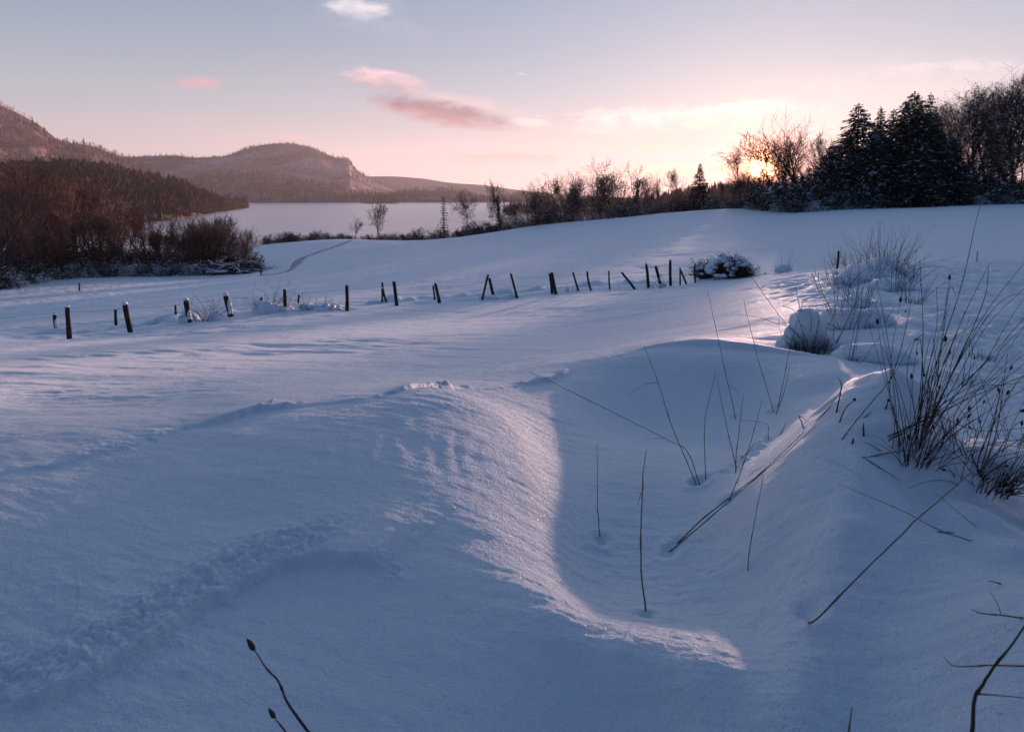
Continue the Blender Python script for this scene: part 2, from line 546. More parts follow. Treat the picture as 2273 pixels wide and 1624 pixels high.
def ground(x, y, macro_z=None):
    shp = np.shape(x)
    x = np.asarray(x, float).ravel()
    y = np.asarray(y, float).ravel()
    z = macro(x, y) if macro_z is None else macro_z.copy()
    r = np.hypot(x, y)
    front_ = y > 0.2
    # ---- mid and far relief
    m = (r > 3) & (r < 500)
    xx, yy, rr = x[m], y[m], r[m]
    a, b = ripple_domain(xx, yy)
    warp = 0.6 * perlin(xx * 0.25, yy * 0.25, 5)
    n1 = fbm(a * 0.35 + warp, b * 1.5 + warp, 11, 4)
    n2 = fbm(a * 1.1 + warp, b * 4.2, 23, 3)
    n3 = fbm(xx * 0.06, yy * 0.09, 31, 3)
    w_mid = sstep(rr, 3, 7) * (1 - sstep(rr, 60, 120))
    rough_area = 0.45 + 0.55 * sstep(perlin(xx * 0.16 + 4, yy * 0.3, 41), -0.15, 0.35)
    calm = 0.55 + 0.45 * sstep(rr, 10, 18) + 0.45 * sstep(-xx, 0, 3) * (1 - sstep(rr, 10, 18))
    z[m] += w_mid * rough_area * calm * (0.040 * n1 + 0.018 * n2)
    z[m] -= 0.10 * np.maximum(perlin(xx * 0.8, yy * 0.45, 43) - 0.30, 0) * sstep(rr, 26, 40) * (1 - sstep(rr, 110, 140)) + 0.10 * n3 * sstep(rr, 12, 60)
    # furrow and small drifts along the fence line
    q = (r > 12) & (r < 40) & (y > 5) & (x < 9)
    if q.any():
        xx, yy = x[q], y[q]
        d, t = along(FENCE, xx, yy)
        ends = sstep(t, 0.0, 0.04) * (1 - sstep(t, 0.93, 1.0))
        k = 0.6 + 0.5 * perlin(xx * 0.35, yy * 0.35, 45)
        z[q] += ends * (0.10 * np.exp(-((d + 0.15) / 0.45) ** 2) - 0.36 * k * np.exp(-((d - 0.85) / 0.50) ** 2) + 0.30 * np.maximum(fbm(xx * 0.7, yy * 0.7, 47, 3) - 0.05, 0) * np.exp(-((d - 1.5) / 0.8) ** 2))
    # trodden lane beyond the verge
    q = (r < 30) & (x > 2.0)
    if q.any():
        xx, yy = x[q], y[q]
        edge = 3.4 + 0.22 * (yy - 5)
        w = sstep(xx, edge - 0.5, edge + 0.6) * sstep(yy, 2.2, 3.5) * (1 - sstep(yy, 13.2, 13.7))
        bumps = fbm(xx * 3.1, yy * 3.1, 51, 3)
        z[q] += w * (0.045 * bumps - 0.03 - 0.03 * np.abs(perlin(xx * 2.2, yy * 2.2, 61)))
    # ---- near field
    nn = front_ & (r < 9.0)
    if nn.any():
        xx, yy, rr = x[nn], y[nn], r[nn]
        dz = np.zeros_like(xx)
        fade = 1 - sstep(rr, 7.5, 9.0)
        # lip of the left drift: full on the drift side, dropping to the hollow
        d, t = along(LIP, xx, yy)
        amp = 0.040 * sstep(t, 0.0, 0.10) * (1 - sstep(t, 0.90, 1.0))
        dr_side = np.exp(-(d / (0.42 - 0.30 * sstep(t, 0.62, 0.8))) ** 2)
        ho_side = np.exp(-(np.abs(d) / 0.17) ** 1.7)
        dz += amp * np.where(d < 0, dr_side, ho_side)
        dz -= 0.012 * np.exp(-((d - 0.36) / 0.22) ** 2) * sstep(t, 0.1, 0.3) * (1 - sstep(t, 0.9, 1.0))
        # second drift
        d, t = along(CREST2, xx, yy)
        amp = 0.065 * sstep(t, 0.0, 0.35) * (1 - sstep(t, 0.85, 1.0))
        dz += amp * np.where(d > 0, np.exp(-(d / 0.7) ** 2), np.exp(-(np.abs(d) / 0.20) ** 1.7))
        # wind crust edge beyond the left drift
        d, t = along(CRUST, xx, yy)
        jag = 0.035 * fbm(xx * 5, yy * 5, 71, 3) + 0.02 * perlin(xx * 1.7, yy * 1.7, 75)
        us = (512 + FPX * xx / yy) / K

        def win(lo, hi, e=30):
            return sstep(us, lo - e, lo + e) * (1 - sstep(us, hi - e, hi + e))
        deep = 0.010 + 0.036 * win(440, 620, 80) + 0.032 * win(870, 1000, 70) + 0.03 * win(1165, 1250, 50)
        dz += deep * sstep(d + jag, -0.02, 0.035) * np.exp(-np.maximum(d, 0) / 0.6) * sstep(us, -160, 40) * (1 - sstep(us, 1240, 1300))
        lump = np.exp(-((d - 0.05) / 0.07) ** 2) * np.maximum(fbm(xx * 8, yy * 8, 79, 3) - 0.05, 0)
        dz += 0.06 * lump * (win(560, 650) + win(950, 1030) + 0.5 * win(1120, 1250) + 0.25 * win(0, 420))
        # small broken step in the foreground
        d, t = along(STEP, xx, yy)
        jag = 0.015 * fbm(xx * 9, yy * 9, 91, 3)
        k = sstep(t, 0.0, 0.12) * (1 - sstep(t, 0.9, 1.0))
        dz += 0.034 * k * sstep(d + jag, -0.016, 0.016) * np.exp(-(np.maximum(d, 0) / 0.32) ** 2)
        band = np.exp(-((d - 0.12) / 0.11) ** 2) * (1 - sstep(t, 0.70, 0.86)) + 0.6 * np.exp(-(d / 0.06) ** 2) * sstep(t, 0.85, 0.95)
        dz += 0.026 * band * (np.abs(fbm(xx * 16, yy * 16, 95, 3)) - 0.25)
        # slab edge on the plateau
        d, t = along(SLAB, xx, yy)
        dz += 0.05 * np.sin(np.clip(t, 0, 1) * math.pi) * sstep(d + 0.02 * perlin(xx * 4, yy * 4, 97), -0.03, 0.03) * np.exp(-np.maximum(d, 0) / 0.9)
        # shoulder and spine of the mound
        d, t = along(SHOULDER, xx, yy)
        amp = 0.055 * sstep(t, 0, 0.25)
        dz += amp * np.where(d > 0, np.exp(-(d / 0.10) ** 1.6), np.exp(-(np.abs(d) / 0.30) ** 2))
        d, t = along(SPINE, xx, yy)
        dz += 0.055 * np.sin(np.clip(t, 0, 1) * math.pi) * np.where(d > 0, np.exp(-(d / 0.22) ** 2), np.exp(-(np.abs(d) / 0.09) ** 1.6))
        # wind-cut ledge and heaped snow at the top of the mound
        d, t = along(LEDGE, xx, yy)
        k = np.sin(np.clip(t, 0, 1) * math.pi) ** 0.6
        dz += 0.125 * k * np.where(d > 0, np.exp(-(d / 0.10) ** 1.8), np.exp(-(np.abs(d) / 0.24) ** 2))
        for fp in FOLDS:
            d, t = along(fp, xx, yy)
            dz += 0.028 * np.sin(np.clip(t, 0, 1) * math.pi) * np.where(d > 0, np.exp(-(d / 0.07) ** 1.7), np.exp(-(np.abs(d) / 0.18) ** 2))
        for (px_, py_), rr_, hh_ in HEAPS:
            dz += hh_ * np.exp(-(((xx - px_) ** 2 + (yy - py_) ** 2) / rr_ ** 2) * (1 + 0.5 * perlin(xx * 7, yy * 7, 131)))
        d, t = along(CRUMB, xx, yy)
        dz += 0.05 * np.exp(-(d / 0.07) ** 2) * np.maximum(fbm(xx * 11, yy * 11, 133, 3) + 0.1, 0) * np.sin(np.clip(t, 0, 1) * math.pi)
        for fx_, fy_ in FEET:
            h = np.hypot(xx - fx_, yy - fy_)
            dz -= 0.022 * np.exp(-(h / 0.028) ** 2) - 0.006 * np.exp(-((h - 0.06) / 0.025) ** 2)
        # melt hole around the bent stalk, bowl below the tussock
        h = np.hypot(xx - HOLE[0], yy - HOLE[1])
        dz -= 0.028 * np.exp(-(h / 0.030) ** 2) - 0.010 * np.exp(-((h - 0.065) / 0.03) ** 2)
        h = np.hypot((xx - TUSS[0] + 0.10) / 1.5, yy - TUSS[1] + 0.10)
        dz -= 0.10 * np.exp(-(h / 0.42) ** 2)
        # wind ripples bending round the left drift
        dl, tl = along(LIP, xx, yy)
        w = sstep(-dl, 0.12, 0.4) * (1 - sstep(-dl, 0.9, 1.4)) * sstep(tl, 0.12, 0.25) * (1 - sstep(tl, 0.45, 0.62))
        ph = (-dl + 0.05 * fbm(xx * 2.2, yy * 2.2, 101, 3)) * 58 + 1.2 * perlin(xx * 3, yy * 3, 103)
        dz += 0.0035 * w * np.sin(ph) * (0.5 + perlin(xx * 2.0 + 3, yy * 2.0, 105))
        # general texture of wind-packed snow
        a, b = ripple_domain(xx, yy)
        dz += 0.010 * fbm(a * 0.8, b * 1.8, 111, 3)
        tex = 0.4 + 0.6 * sstep(perlin(xx * 0.9 + 8, yy * 0.9, 113), -0.2, 0.3)
        dz += tex * (0.0045 * fbm(a * 5, b * 19, 115, 3) + 0.0013 * fbm(xx * 45, yy * 45, 117, 2))
        z[nn] += dz * fade
    return z.reshape(shp)


def gz(x, y):
    return float(ground(np.array([x]), np.array([y]))[0])


def hits(sheet):
    """Surveyed points (sheet units) on the snow surface."""
    s = np.array(sheet, float)
    p = march(ground, s[:, 0] * K, s[:, 1] * K)
    p[:, 2] = ground(p[:, 0], p[:, 1])
    return p


# ------------------------------------------------------------------ snow
def snow_material(name, fine=True):
    m = bpy.data.materials.new(name)
    m.use_nodes = True
    nt = m.node_tree
    b = nt.nodes["Principled BSDF"]
    b.inputs["Base Color"].default_value = (0.82, 0.87, 0.92, 1)
    b.inputs["Roughness"].default_value = 0.55
    b.inputs["Specular IOR Level"].default_value = 0.50
    t = nt.nodes.new("ShaderNodeTexCoord")
    last = None
    for sc_, det, dist in (((9.0, 7, 0.020), (140.0, 3, 0.0075)) if fine else ((6.0, 5, 0.03),)):
        n = nt.nodes.new("ShaderNodeTexNoise")
        n.inputs["Scale"].default_value = sc_
        n.inputs["Detail"].default_value = det
        n.inputs["Roughness"].default_value = 0.65
        nt.links.new(t.outputs["Object"], n.inputs["Vector"])
        bp = nt.nodes.new("ShaderNodeBump")
        bp.inputs["Distance"].default_value = dist
        nt.links.new(n.outputs[0], bp.inputs["Height"])
        if last is not None:
            nt.links.new(last, bp.inputs["Normal"])
        last = bp.outputs[0]
    if fine:
        # scattered ice crystals: tiny tilted facets, glossier than the rest
        vo = nt.nodes.new("ShaderNodeTexVoronoi")
        vo.inputs["Scale"].default_value = 230.0
        nt.links.new(t.outputs["Object"], vo.inputs["Vector"])
        sp = nt.nodes.new("ShaderNodeSeparateColor")
        nt.links.new(vo.outputs["Color"], sp.inputs[0])
        gt = nt.nodes.new("ShaderNodeMath")
        gt.operation = "GREATER_THAN"
        gt.inputs[1].default_value = 0.978
        nt.links.new(sp.outputs[0], gt.inputs[0])
        c2 = nt.nodes.new("ShaderNodeVectorMath")
        c2.operation = "SUBTRACT"
        nt.links.new(vo.outputs["Color"], c2.inputs[0])
        c2.inputs[1].default_value = (0.5, 0.5, 0.1)
        ms = nt.nodes.new("ShaderNodeVectorMath")
        ms.operation = "SCALE"
        nt.links.new(c2.outputs[0], ms.inputs[0])
        ml = nt.nodes.new("ShaderNodeMath")
        ml.operation = "MULTIPLY"
        ml.inputs[1].default_value = 1.05
        nt.links.new(gt.outputs[0], ml.inputs[0])
        nt.links.new(ml.outputs[0], ms.inputs["Scale"])
        ad = nt.nodes.new("ShaderNodeVectorMath")
        ad.operation = "ADD"
        nt.links.new(last, ad.inputs[0])
        nt.links.new(ms.outputs[0], ad.inputs[1])
        nm_ = nt.nodes.new("ShaderNodeVectorMath")
        nm_.operation = "NORMALIZE"
        nt.links.new(ad.outputs[0], nm_.inputs[0])
        last = nm_.outputs[0]
        mr = nt.nodes.new("ShaderNodeMapRange")
        mr.inputs[3].default_value = 0.55
        mr.inputs[4].default_value = 0.2
        nt.links.new(gt.outputs[0], mr.inputs[0])
        nt.links.new(mr.outputs[0], b.inputs["Roughness"])
    nt.links.new(last, b.inputs["Normal"])
    return m


SNOW = snow_material("snow")
SNOW_FAR = snow_material("snow_on_plants", False)

th_f = np.arange(-0.92, 0.9201, 0.00165)
th_b = np.linspace(0.92, 2 * math.pi - 0.92, 82)[1:-1]
TH = np.concatenate([th_f, th_b])
rs = [0.45]
while rs[-1] < 3650:
    r_ = rs[-1]
    h_ = 1.1 + 0.12 * min(r_, 40)
    rs.append(r_ + min(max(0.8 * r_ * r_ / (FPX * h_), 0.002), 0.035 * r_))
RS = np.array(rs)
TT, RR = np.meshgrid(TH, RS)
GXv, GYv = (np.sin(TT) * RR).ravel(), (np.cos(TT) * RR).ravel()
GZv = ground(GXv, GYv)
nr, nt_ = TT.shape
ii = np.arange(nr - 1)[:, None] * nt_
jj = np.arange(nt_)[None, :]
j2 = (jj + 1) % nt_
quads = np.stack([ii + jj, ii + j2, ii + nt_ + j2, ii + nt_ + jj], -1).reshape(-1, 4)[:, ::-1]
verts = np.stack([GXv, GYv, GZv], -1)
c0 = len(verts)
verts = np.concatenate([verts, [[0, 0, GZv[:nt_].mean()]]])
tri = np.stack([np.full(nt_, c0), (np.arange(nt_) + 1) % nt_, np.arange(nt_)], -1)[:, ::-1]
go = link("snow_field", mesh_arrays("snow_field", verts, [quads, tri]), SNOW)
tag(go, kind="structure")

# ------------------------------------------------------------------ lake
LAKE_Z = -13.0
lm = bpy.data.materials.new("lake_water")
lm.use_nodes = True
b_ = lm.node_tree.nodes["Principled BSDF"]
b_.inputs["Base Color"].default_value = (0.80, 0.67, 0.67, 1)
b_.inputs["Roughness"].default_value = 0.30
b_.inputs["Specular IOR Level"].default_value = 0.8
_t = lm.node_tree.nodes.new("ShaderNodeTexCoord")
_n2 = lm.node_tree.nodes.new("ShaderNodeTexNoise")
_n2.inputs["Scale"].default_value = 0.35
_n2.inputs["Detail"].default_value = 5
_b = lm.node_tree.nodes.new("ShaderNodeBump")
_b.inputs["Distance"].default_value = 0.012
lm.node_tree.links.new(_t.outputs["Object"], _n2.inputs["Vector"])
lm.node_tree.links.new(_n2.outputs[0], _b.inputs["Height"])
lm.node_tree.links.new(_b.outputs[0], b_.inputs["Normal"])
lx = np.linspace(-700, 480, 30)
ly = np.linspace(100, 1700, 30)
LX, LY = np.meshgrid(lx, ly)
lv = np.stack([LX.ravel(), LY.ravel(), np.full(LX.size, LAKE_Z)], -1)
a_ = np.arange(29)[:, None] * 30 + np.arange(29)[None, :]
lf = np.stack([a_, a_ + 1, a_ + 31, a_ + 30], -1).reshape(-1, 4)
tag(link("lake_water", mesh_arrays("lake_water", lv, [lf]), lm), kind="structure")

# ------------------------------------------------------------------ trodden footpath over the meadow
TRACK = material("trodden_snow", (0.50, 0.54, 0.62), 0.8, 0.2, noise=(1.2, (0.30, 0.32, 0.38), 0.2))
for nm, sheet, wid in (("footpath", [(578, 611), (615, 607), (648, 596), (656, 584), (668, 574), (700, 562), (740, 548), (780, 534)], 0.55), ("footpath", [(650, 594), (664, 583), (676, 573)], 0.4),
                       ("footpath", [(560, 572), (572, 588), (582, 604)], 0.25)):
    pc = smooth_poly(march(macro, *(np.array(sheet, float) * K).T)[:, :2], 90)
    tg = np.gradient(pc, axis=0)
    tg /= np.linalg.norm(tg, axis=1, keepdims=True)
    nrm = np.stack([-tg[:, 1], tg[:, 0]], -1)
    wv = wid * (0.8 + 0.35 * perlin(np.linspace(0, 14, 90), np.zeros(90) + 0.4, 12))[:, None]
    cols = [pc + nrm * wv * q for q in (-1, -0.4, 0.4, 1)]
    PV = np.concatenate([np.column_stack([c, ground(c[:, 0], c[:, 1]) + dz_]) for c, dz_ in zip(cols, (0.02, 0.07, 0.07, 0.02))])
    a_ = np.arange(89)
    PFc = np.concatenate([np.stack([a_ + 90 * q, a_ + 1 + 90 * q, a_ + 91 + 90 * q, a_ + 90 + 90 * q], -1) for q in range(3)])
    tag(link(nm, mesh_arrays(nm, PV, [PFc]), TRACK), kind="structure")

# ------------------------------------------------------------------ hills round the lake
def rand_dir(rng):
    a = rng.uniform(0, 2 * math.pi)
    return np.array([math.cos(a), math.sin(a), 0.0])


def hill_material(name, dark, frost, scale, w=0.10, bump=6.0):
    return material(name, dark, 0.95, 0.1, noise=(scale, frost, w), bump=[(scale * 2.5, bump)])


class Hill:
    def __init__(self, name, ridge, depth, foot_depth, foot_z, mat, trees=0.0, rough=0.05, power=1.2, seed=0, nu=260, nt=60):
        P = smooth_poly(np.array(ridge, float), nu)
        self.nu, self.nt = nu, nt
        d = np.interp(np.linspace(0, 1, nu), np.linspace(0, 1, len(depth)), depth)
        df = np.interp(np.linspace(0, 1, nu), np.linspace(0, 1, len(foot_depth)), foot_depth)
        top = np.array([at(u, v, k) for (u, v), k in zip(P, d)])
        top[:, 2] -= trees
        ft = np.array([at(u, 500, k) for (u, v), k in zip(P, df)])
        T = np.linspace(0, 1.6, nt)
        self.V = np.empty((nt, nu, 3))
        rel = top[:, 2] - foot_z
        for k, t in enumerate(T):
            xy = ft[:, :2] + (top[:, :2] - ft[:, :2]) * t
            if t <= 1:
                h = t ** power
            else:
                h = 1 - ((t - 1) / 0.6) ** 1.5
            self.V[k, :, :2] = xy
            self.V[k, :, 2] = foot_z - 1.5 + (rel + 1.5) * h
        X, Y = self.V[..., 0], self.V[..., 1]
        s = 1.0 / max(rel.max() * 0.9, 20)
        n = fbm(X * s, Y * s, 200 + seed, 5, 0.55)
        gul = -np.abs(perlin(X * s * 1.6, Y * s * 0.5, 230 + seed))
        env = (np.sin(np.clip(T, 0, 1) * math.pi)[:, None] ** 0.7) + 0.05
        self.V[..., 2] += rel[None] * rough * (n + 1.6 * gul) * env
        a = np.arange(nt - 1)[:, None] * nu + np.arange(nu - 1)[None]
        f = np.stack([a, a + 1, a + nu + 1, a + nu], -1).reshape(-1, 4)
        self.obj = link(name, mesh_arrays(name, self.V.reshape(-1, 3), [f]), mat)
        tag(self.obj, kind="structure")

    def sample(self, rng, n, tlo=0.02, thi=1.04, ulo=0.0, uhi=1.0):
        t = rng.uniform(tlo, thi, n) / 1.6 * (self.nt - 1)
        u = rng.uniform(ulo, uhi, n) * (self.nu - 1)
        i, j = np.minimum(t.astype(int), self.nt - 2), np.minimum(u.astype(int), self.nu - 2)
        fi, fj = (t - i)[:, None], (u - j)[:, None]
        V = self.V
        return (V[i, j] * (1 - fi) + V[i + 1, j] * fi) * (1 - fj) + (V[i, j + 1] * (1 - fi) + V[i + 1, j + 1] * fi) * fj


# low-detail trees for woods that read as one mass
def blade_tree(rng, h, w, n=26):
    """A bare crown seen from far off: blades fanning from a short trunk."""
    V, F = [], []
    for k in range(n):
        z0 = h * rng.uniform(0.15, 0.6)
        a = rng.uniform(0, 2 * math.pi)
        e = rng.uniform(0.4, 1.3)
        L = h * rng.uniform(0.25, 0.45)
        d = np.array([math.cos(a) * math.cos(e) * w / h * 2.4, math.sin(a) * math.cos(e) * w / h * 2.4, math.sin(e)]) * L
        side = np.array([-math.sin(a), math.cos(a), 0]) * h * rng.uniform(0.018, 0.04)
        p = np.array([math.cos(a), math.sin(a), 0]) * w * 0.12 + np.array([0, 0, z0])
        b = len(V)
        tip = p + d
        tip[2] = min(tip[2], h)
        V += [p - side * 0.4, p + d * 0.6 - side, tip, p + d * 0.6 + side]
        F.append((b, b + 1, b + 2, b + 3))
    b = len(V)
    r = h * 0.014
    V += [(-r, 0, -0.5), (r, 0, -0.5), (r * 0.5, 0, h * 0.8), (-r * 0.5, 0, h * 0.8), (0, -r, -0.5), (0, r, -0.5), (0, r * 0.5, h * 0.8), (0, -r * 0.5, h * 0.8)]
    F += [(b, b + 1, b + 2, b + 3), (b + 4, b + 5, b + 6, b + 7)]
    return np.array(V, float), np.array(F)


def cone_tree(rng, h, w, tiers=7):
    V, F = [], []
    for k in range(tiers):
        z0 = h * (0.06 + 0.86 * k / tiers)
        z1 = min(h, z0 + h * 0.30)
        r = w * (1 - 0.92 * k / tiers)
        m = 7
        a0 = rng.uniform(0, 6.28)
        b = len(V)
        V.append((0, 0, z1))
        for q in range(m):
            a = a0 + 2 * math.pi * q / m
            rr = r * rng.uniform(0.6, 1.15)
            V.append((math.cos(a) * rr, math.sin(a) * rr, z0 - rng.uniform(0, 0.05) * h))
            V.append((math.cos(a + 0.45) * rr * 0.55, math.sin(a + 0.45) * rr * 0.55, z0 + 0.03 * h))
        for q in range(m * 2):
            F.append((b, b + 1 + q, b + 1 + (q + 1) % (2 * m), b + 1 + (q + 1) % (2 * m)))
    return np.array(V, float), np.array(F)


def wood_mass(name, places, protos, hs, mat, seed):
    """Many far trees as one mesh; places (n,3), hs heights."""
    rng = np.random.default_rng(seed)
    VV, FF, off = [], [], 0
    for p, h in zip(places, hs):
        V, F = protos[rng.integers(len(protos))]
        a = rng.uniform(0, 6.28)
        c, s = math.cos(a), math.sin(a)
        k = h * np.array([rng.uniform(0.8, 1.25), rng.uniform(0.8, 1.25), 1.0])
        W = V * k
        W = np.stack([W[:, 0] * c - W[:, 1] * s, W[:, 0] * s + W[:, 1] * c, W[:, 2]], -1) + p
        VV.append(W)
        FF.append(F + off)
        off += len(V)
    V, F = np.concatenate(VV), np.concatenate(FF)
    t3 = F[:, 2] == F[:, 3]
    o = link(name, mesh_arrays(name, V, [F[t3][:, :3], F[~t3]], smooth=False), mat)
    return tag(o, kind="stuff")


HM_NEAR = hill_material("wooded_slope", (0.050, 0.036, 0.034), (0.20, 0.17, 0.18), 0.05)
HM_MID = hill_material("pink_lit_frosted_slope", (0.11, 0.048, 0.045), (0.34, 0.20, 0.20), 0.016)  # rose sunlight is mixed into both the slope and the frost colour
HM_FAR = hill_material("far_slope", (0.14, 0.068, 0.065), (0.46, 0.31, 0.32), 0.007, 0.14, 14.0)  # the mountain's pink evening light is put into these colours
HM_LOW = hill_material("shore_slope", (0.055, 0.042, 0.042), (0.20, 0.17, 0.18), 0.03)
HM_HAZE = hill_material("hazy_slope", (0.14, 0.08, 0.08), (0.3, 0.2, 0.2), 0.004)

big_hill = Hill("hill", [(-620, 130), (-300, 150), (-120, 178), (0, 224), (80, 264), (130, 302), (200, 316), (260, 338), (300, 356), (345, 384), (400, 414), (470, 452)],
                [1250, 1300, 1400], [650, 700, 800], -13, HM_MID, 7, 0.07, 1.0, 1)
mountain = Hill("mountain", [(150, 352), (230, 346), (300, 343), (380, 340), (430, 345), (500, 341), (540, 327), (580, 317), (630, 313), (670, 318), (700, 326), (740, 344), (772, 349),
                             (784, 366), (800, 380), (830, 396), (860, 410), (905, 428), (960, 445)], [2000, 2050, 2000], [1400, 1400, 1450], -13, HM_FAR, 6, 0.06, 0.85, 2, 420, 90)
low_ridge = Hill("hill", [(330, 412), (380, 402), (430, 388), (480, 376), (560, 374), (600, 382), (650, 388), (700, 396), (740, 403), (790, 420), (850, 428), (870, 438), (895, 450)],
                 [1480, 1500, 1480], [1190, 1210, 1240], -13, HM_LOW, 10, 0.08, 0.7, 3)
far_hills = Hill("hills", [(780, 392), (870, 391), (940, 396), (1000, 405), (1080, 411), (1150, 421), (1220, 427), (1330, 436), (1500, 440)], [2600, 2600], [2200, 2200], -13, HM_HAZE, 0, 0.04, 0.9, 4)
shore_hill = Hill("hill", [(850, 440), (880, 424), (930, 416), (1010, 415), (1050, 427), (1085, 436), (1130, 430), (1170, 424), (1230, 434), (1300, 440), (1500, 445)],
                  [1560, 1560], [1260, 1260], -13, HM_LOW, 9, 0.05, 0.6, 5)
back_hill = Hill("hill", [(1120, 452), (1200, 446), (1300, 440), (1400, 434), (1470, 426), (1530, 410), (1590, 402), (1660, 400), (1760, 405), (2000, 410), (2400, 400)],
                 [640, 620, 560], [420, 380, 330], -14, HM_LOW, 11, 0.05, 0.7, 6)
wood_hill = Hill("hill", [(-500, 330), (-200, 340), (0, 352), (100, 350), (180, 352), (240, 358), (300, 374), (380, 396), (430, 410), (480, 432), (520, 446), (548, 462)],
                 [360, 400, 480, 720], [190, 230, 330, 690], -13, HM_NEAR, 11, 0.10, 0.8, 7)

MASS_RED = material("frosted_red_twigs", (0.13, 0.062, 0.05), 0.9, 0.1, noise=(0.07, (0.045, 0.03, 0.03), 0.12))
MASS_FROST_LIT = material("pink_lit_frosted_trees", (0.14, 0.066, 0.062), 0.9, 0.1, noise=(0.02, (0.34, 0.20, 0.20), 0.12))  # frosted crowns with the pink of the low sun painted in
MASS_DARK = material("dark_conifer_mass", (0.022, 0.024, 0.022), 0.9, 0.1, noise=(0.05, (0.10, 0.07, 0.065), 0.10))
rng = np.random.default_rng(7)
BLADE = [blade_tree(np.random.default_rng(300 + k), 1.0, 0.34) for k in range(8)]
BLADE_FAR = [blade_tree(np.random.default_rng(320 + k), 1.0, 0.36, 9) for k in range(6)]
CONES = [cone_tree(np.random.default_rng(340 + k), 1.0, 0.2) for k in range(5)]
CONES_FAR = [cone_tree(np.random.default_rng(350 + k), 1.0, 0.2, 3) for k in range(4)]

S = wood_hill.sample(rng, 2600, 0.02, 1.08)
kf = perlin(S[:, 0] * 0.016, S[:, 1] * 0.016, 401) + 0.25 * rng.standard_normal(len(S))
wood_mass("hillside_wood", S[kf < 0.42], BLADE, rng.uniform(9, 15, (kf < 0.42).sum()), MASS_RED, 1)
wood_mass("hillside_conifer_wood", S[kf >= 0.42], CONES, rng.uniform(10, 17, (kf >= 0.42).sum()), MASS_DARK, 2)
S = big_hill.sample(rng, 6500, 0.1, 1.02)
S = S[perlin(S[:, 0] * 0.012, S[:, 2] * 0.03, 403) + 0.12 * rng.standard_normal(len(S)) > -0.22]
kf = perlin(S[:, 0] * 0.008, S[:, 1] * 0.008, 402) + 0.3 * rng.standard_normal(len(S))
wood_mass("frosted_hill_wood", S[kf < 0.35], BLADE_FAR, rng.gamma(9, 1.15, (kf < 0.35).sum()), MASS_FROST_LIT, 3)
wood_mass("frosted_hill_conifers", S[kf >= 0.35], CONES_FAR, rng.gamma(8, 1.3, (kf >= 0.35).sum()), MASS_DARK, 4)
S = np.concatenate([mountain.sample(rng, 1200, 0.92, 1.02), mountain.sample(rng, 3800, 0.1, 1.0)])
S = S[(perlin(S[:, 0] * 0.008, S[:, 2] * 0.03, 404) + 0.12 * rng.standard_normal(len(S)) > -0.35) | (np.arange(len(S)) < 1200)]
wood_mass("mountain_wood", S, CONES_FAR, rng.gamma(7, 0.95, len(S)), MASS_FROST_LIT, 5)
S = np.concatenate([low_ridge.sample(rng, 1500, 0.03, 1.04), shore_hill.sample(rng, 900, 0.03, 1.05)])
wood_mass("shore_wood", S, BLADE_FAR + CONES_FAR, rng.uniform(9, 18, len(S)), MASS_DARK, 6)
S = back_hill.sample(rng, 1100, 0.05, 1.05)
wood_mass("back_wood", S, BLADE + CONES, rng.uniform(8, 15, len(S)), MASS_RED, 8)

# wooded islet in the lake
isl = [at(u, 451, 1095) for u in np.linspace(800, 888, 40)]
IV, IF = [], []
for k, p in enumerate(isl):
    s = math.sin(math.pi * (k + 0.5) / 40) ** 0.6
    for q in range(9):
        t = q / 8 * 2 - 1
        IV.append((p[0], p[1] + t * 28 * s, LAKE_Z - 0.6 + 3.2 * s * (1 - t * t)))
for k in range(39):
    for q in range(8):
        IF.append((k * 9 + q, k * 9 + 9 + q, k * 9 + 10 + q, k * 9 + q + 1))
tag(link("island", mesh_arrays("island", IV, [np.array(IF)]), HM_LOW), kind="structure")
CONIFER_FAR = material("far_conifer_needles", (0.030, 0.030, 0.027), 0.9, 0.1, noise=(0.25, (0.12, 0.075, 0.065), 0.12))


def far_conifer_proto(seed, h, w):
    r2 = np.random.default_rng(seed)
    root = empty("conifer_tree", (0, 0, 0))
    V, F = cone_tree(r2, h, w, 9)
    V[:, 2] += h * 0.05
    link("crown", mesh_arrays("crown", V, [F[:, :3]], smooth=False), CONIFER_FAR, root)
    a = np.linspace(0, 2 * math.pi, 7)[:-1]
    rr = h * 0.014
    TV = [(math.cos(q) * rr, math.sin(q) * rr, -0.6) for q in a] + [(math.cos(q) * rr * 0.3, math.sin(q) * rr * 0.3, h * 0.9) for q in a]
    TF = [(k, (k + 1) % 6, (k + 1) % 6 + 6, k + 6) for k in range(6)]
    link("trunk", mesh_arrays("trunk", TV, [np.array(TF)]), CONIFER_FAR, root)
    return root


def place(proto, used, loc, scale=1.0, rz=0.0, label=None, cat=None, group=None, sxy=1.0):
    """The first call moves the prototype itself; later calls copy it with its parts."""
    o = copy_tree(proto) if proto.name in used else proto
    used.add(proto.name)
    o.location = tuple(float(q) for q in loc)
    o.scale = (scale * sxy, scale * sxy, scale)
    o.rotation_euler = (0, 0, rz)
    return tag(o, label, cat, group)


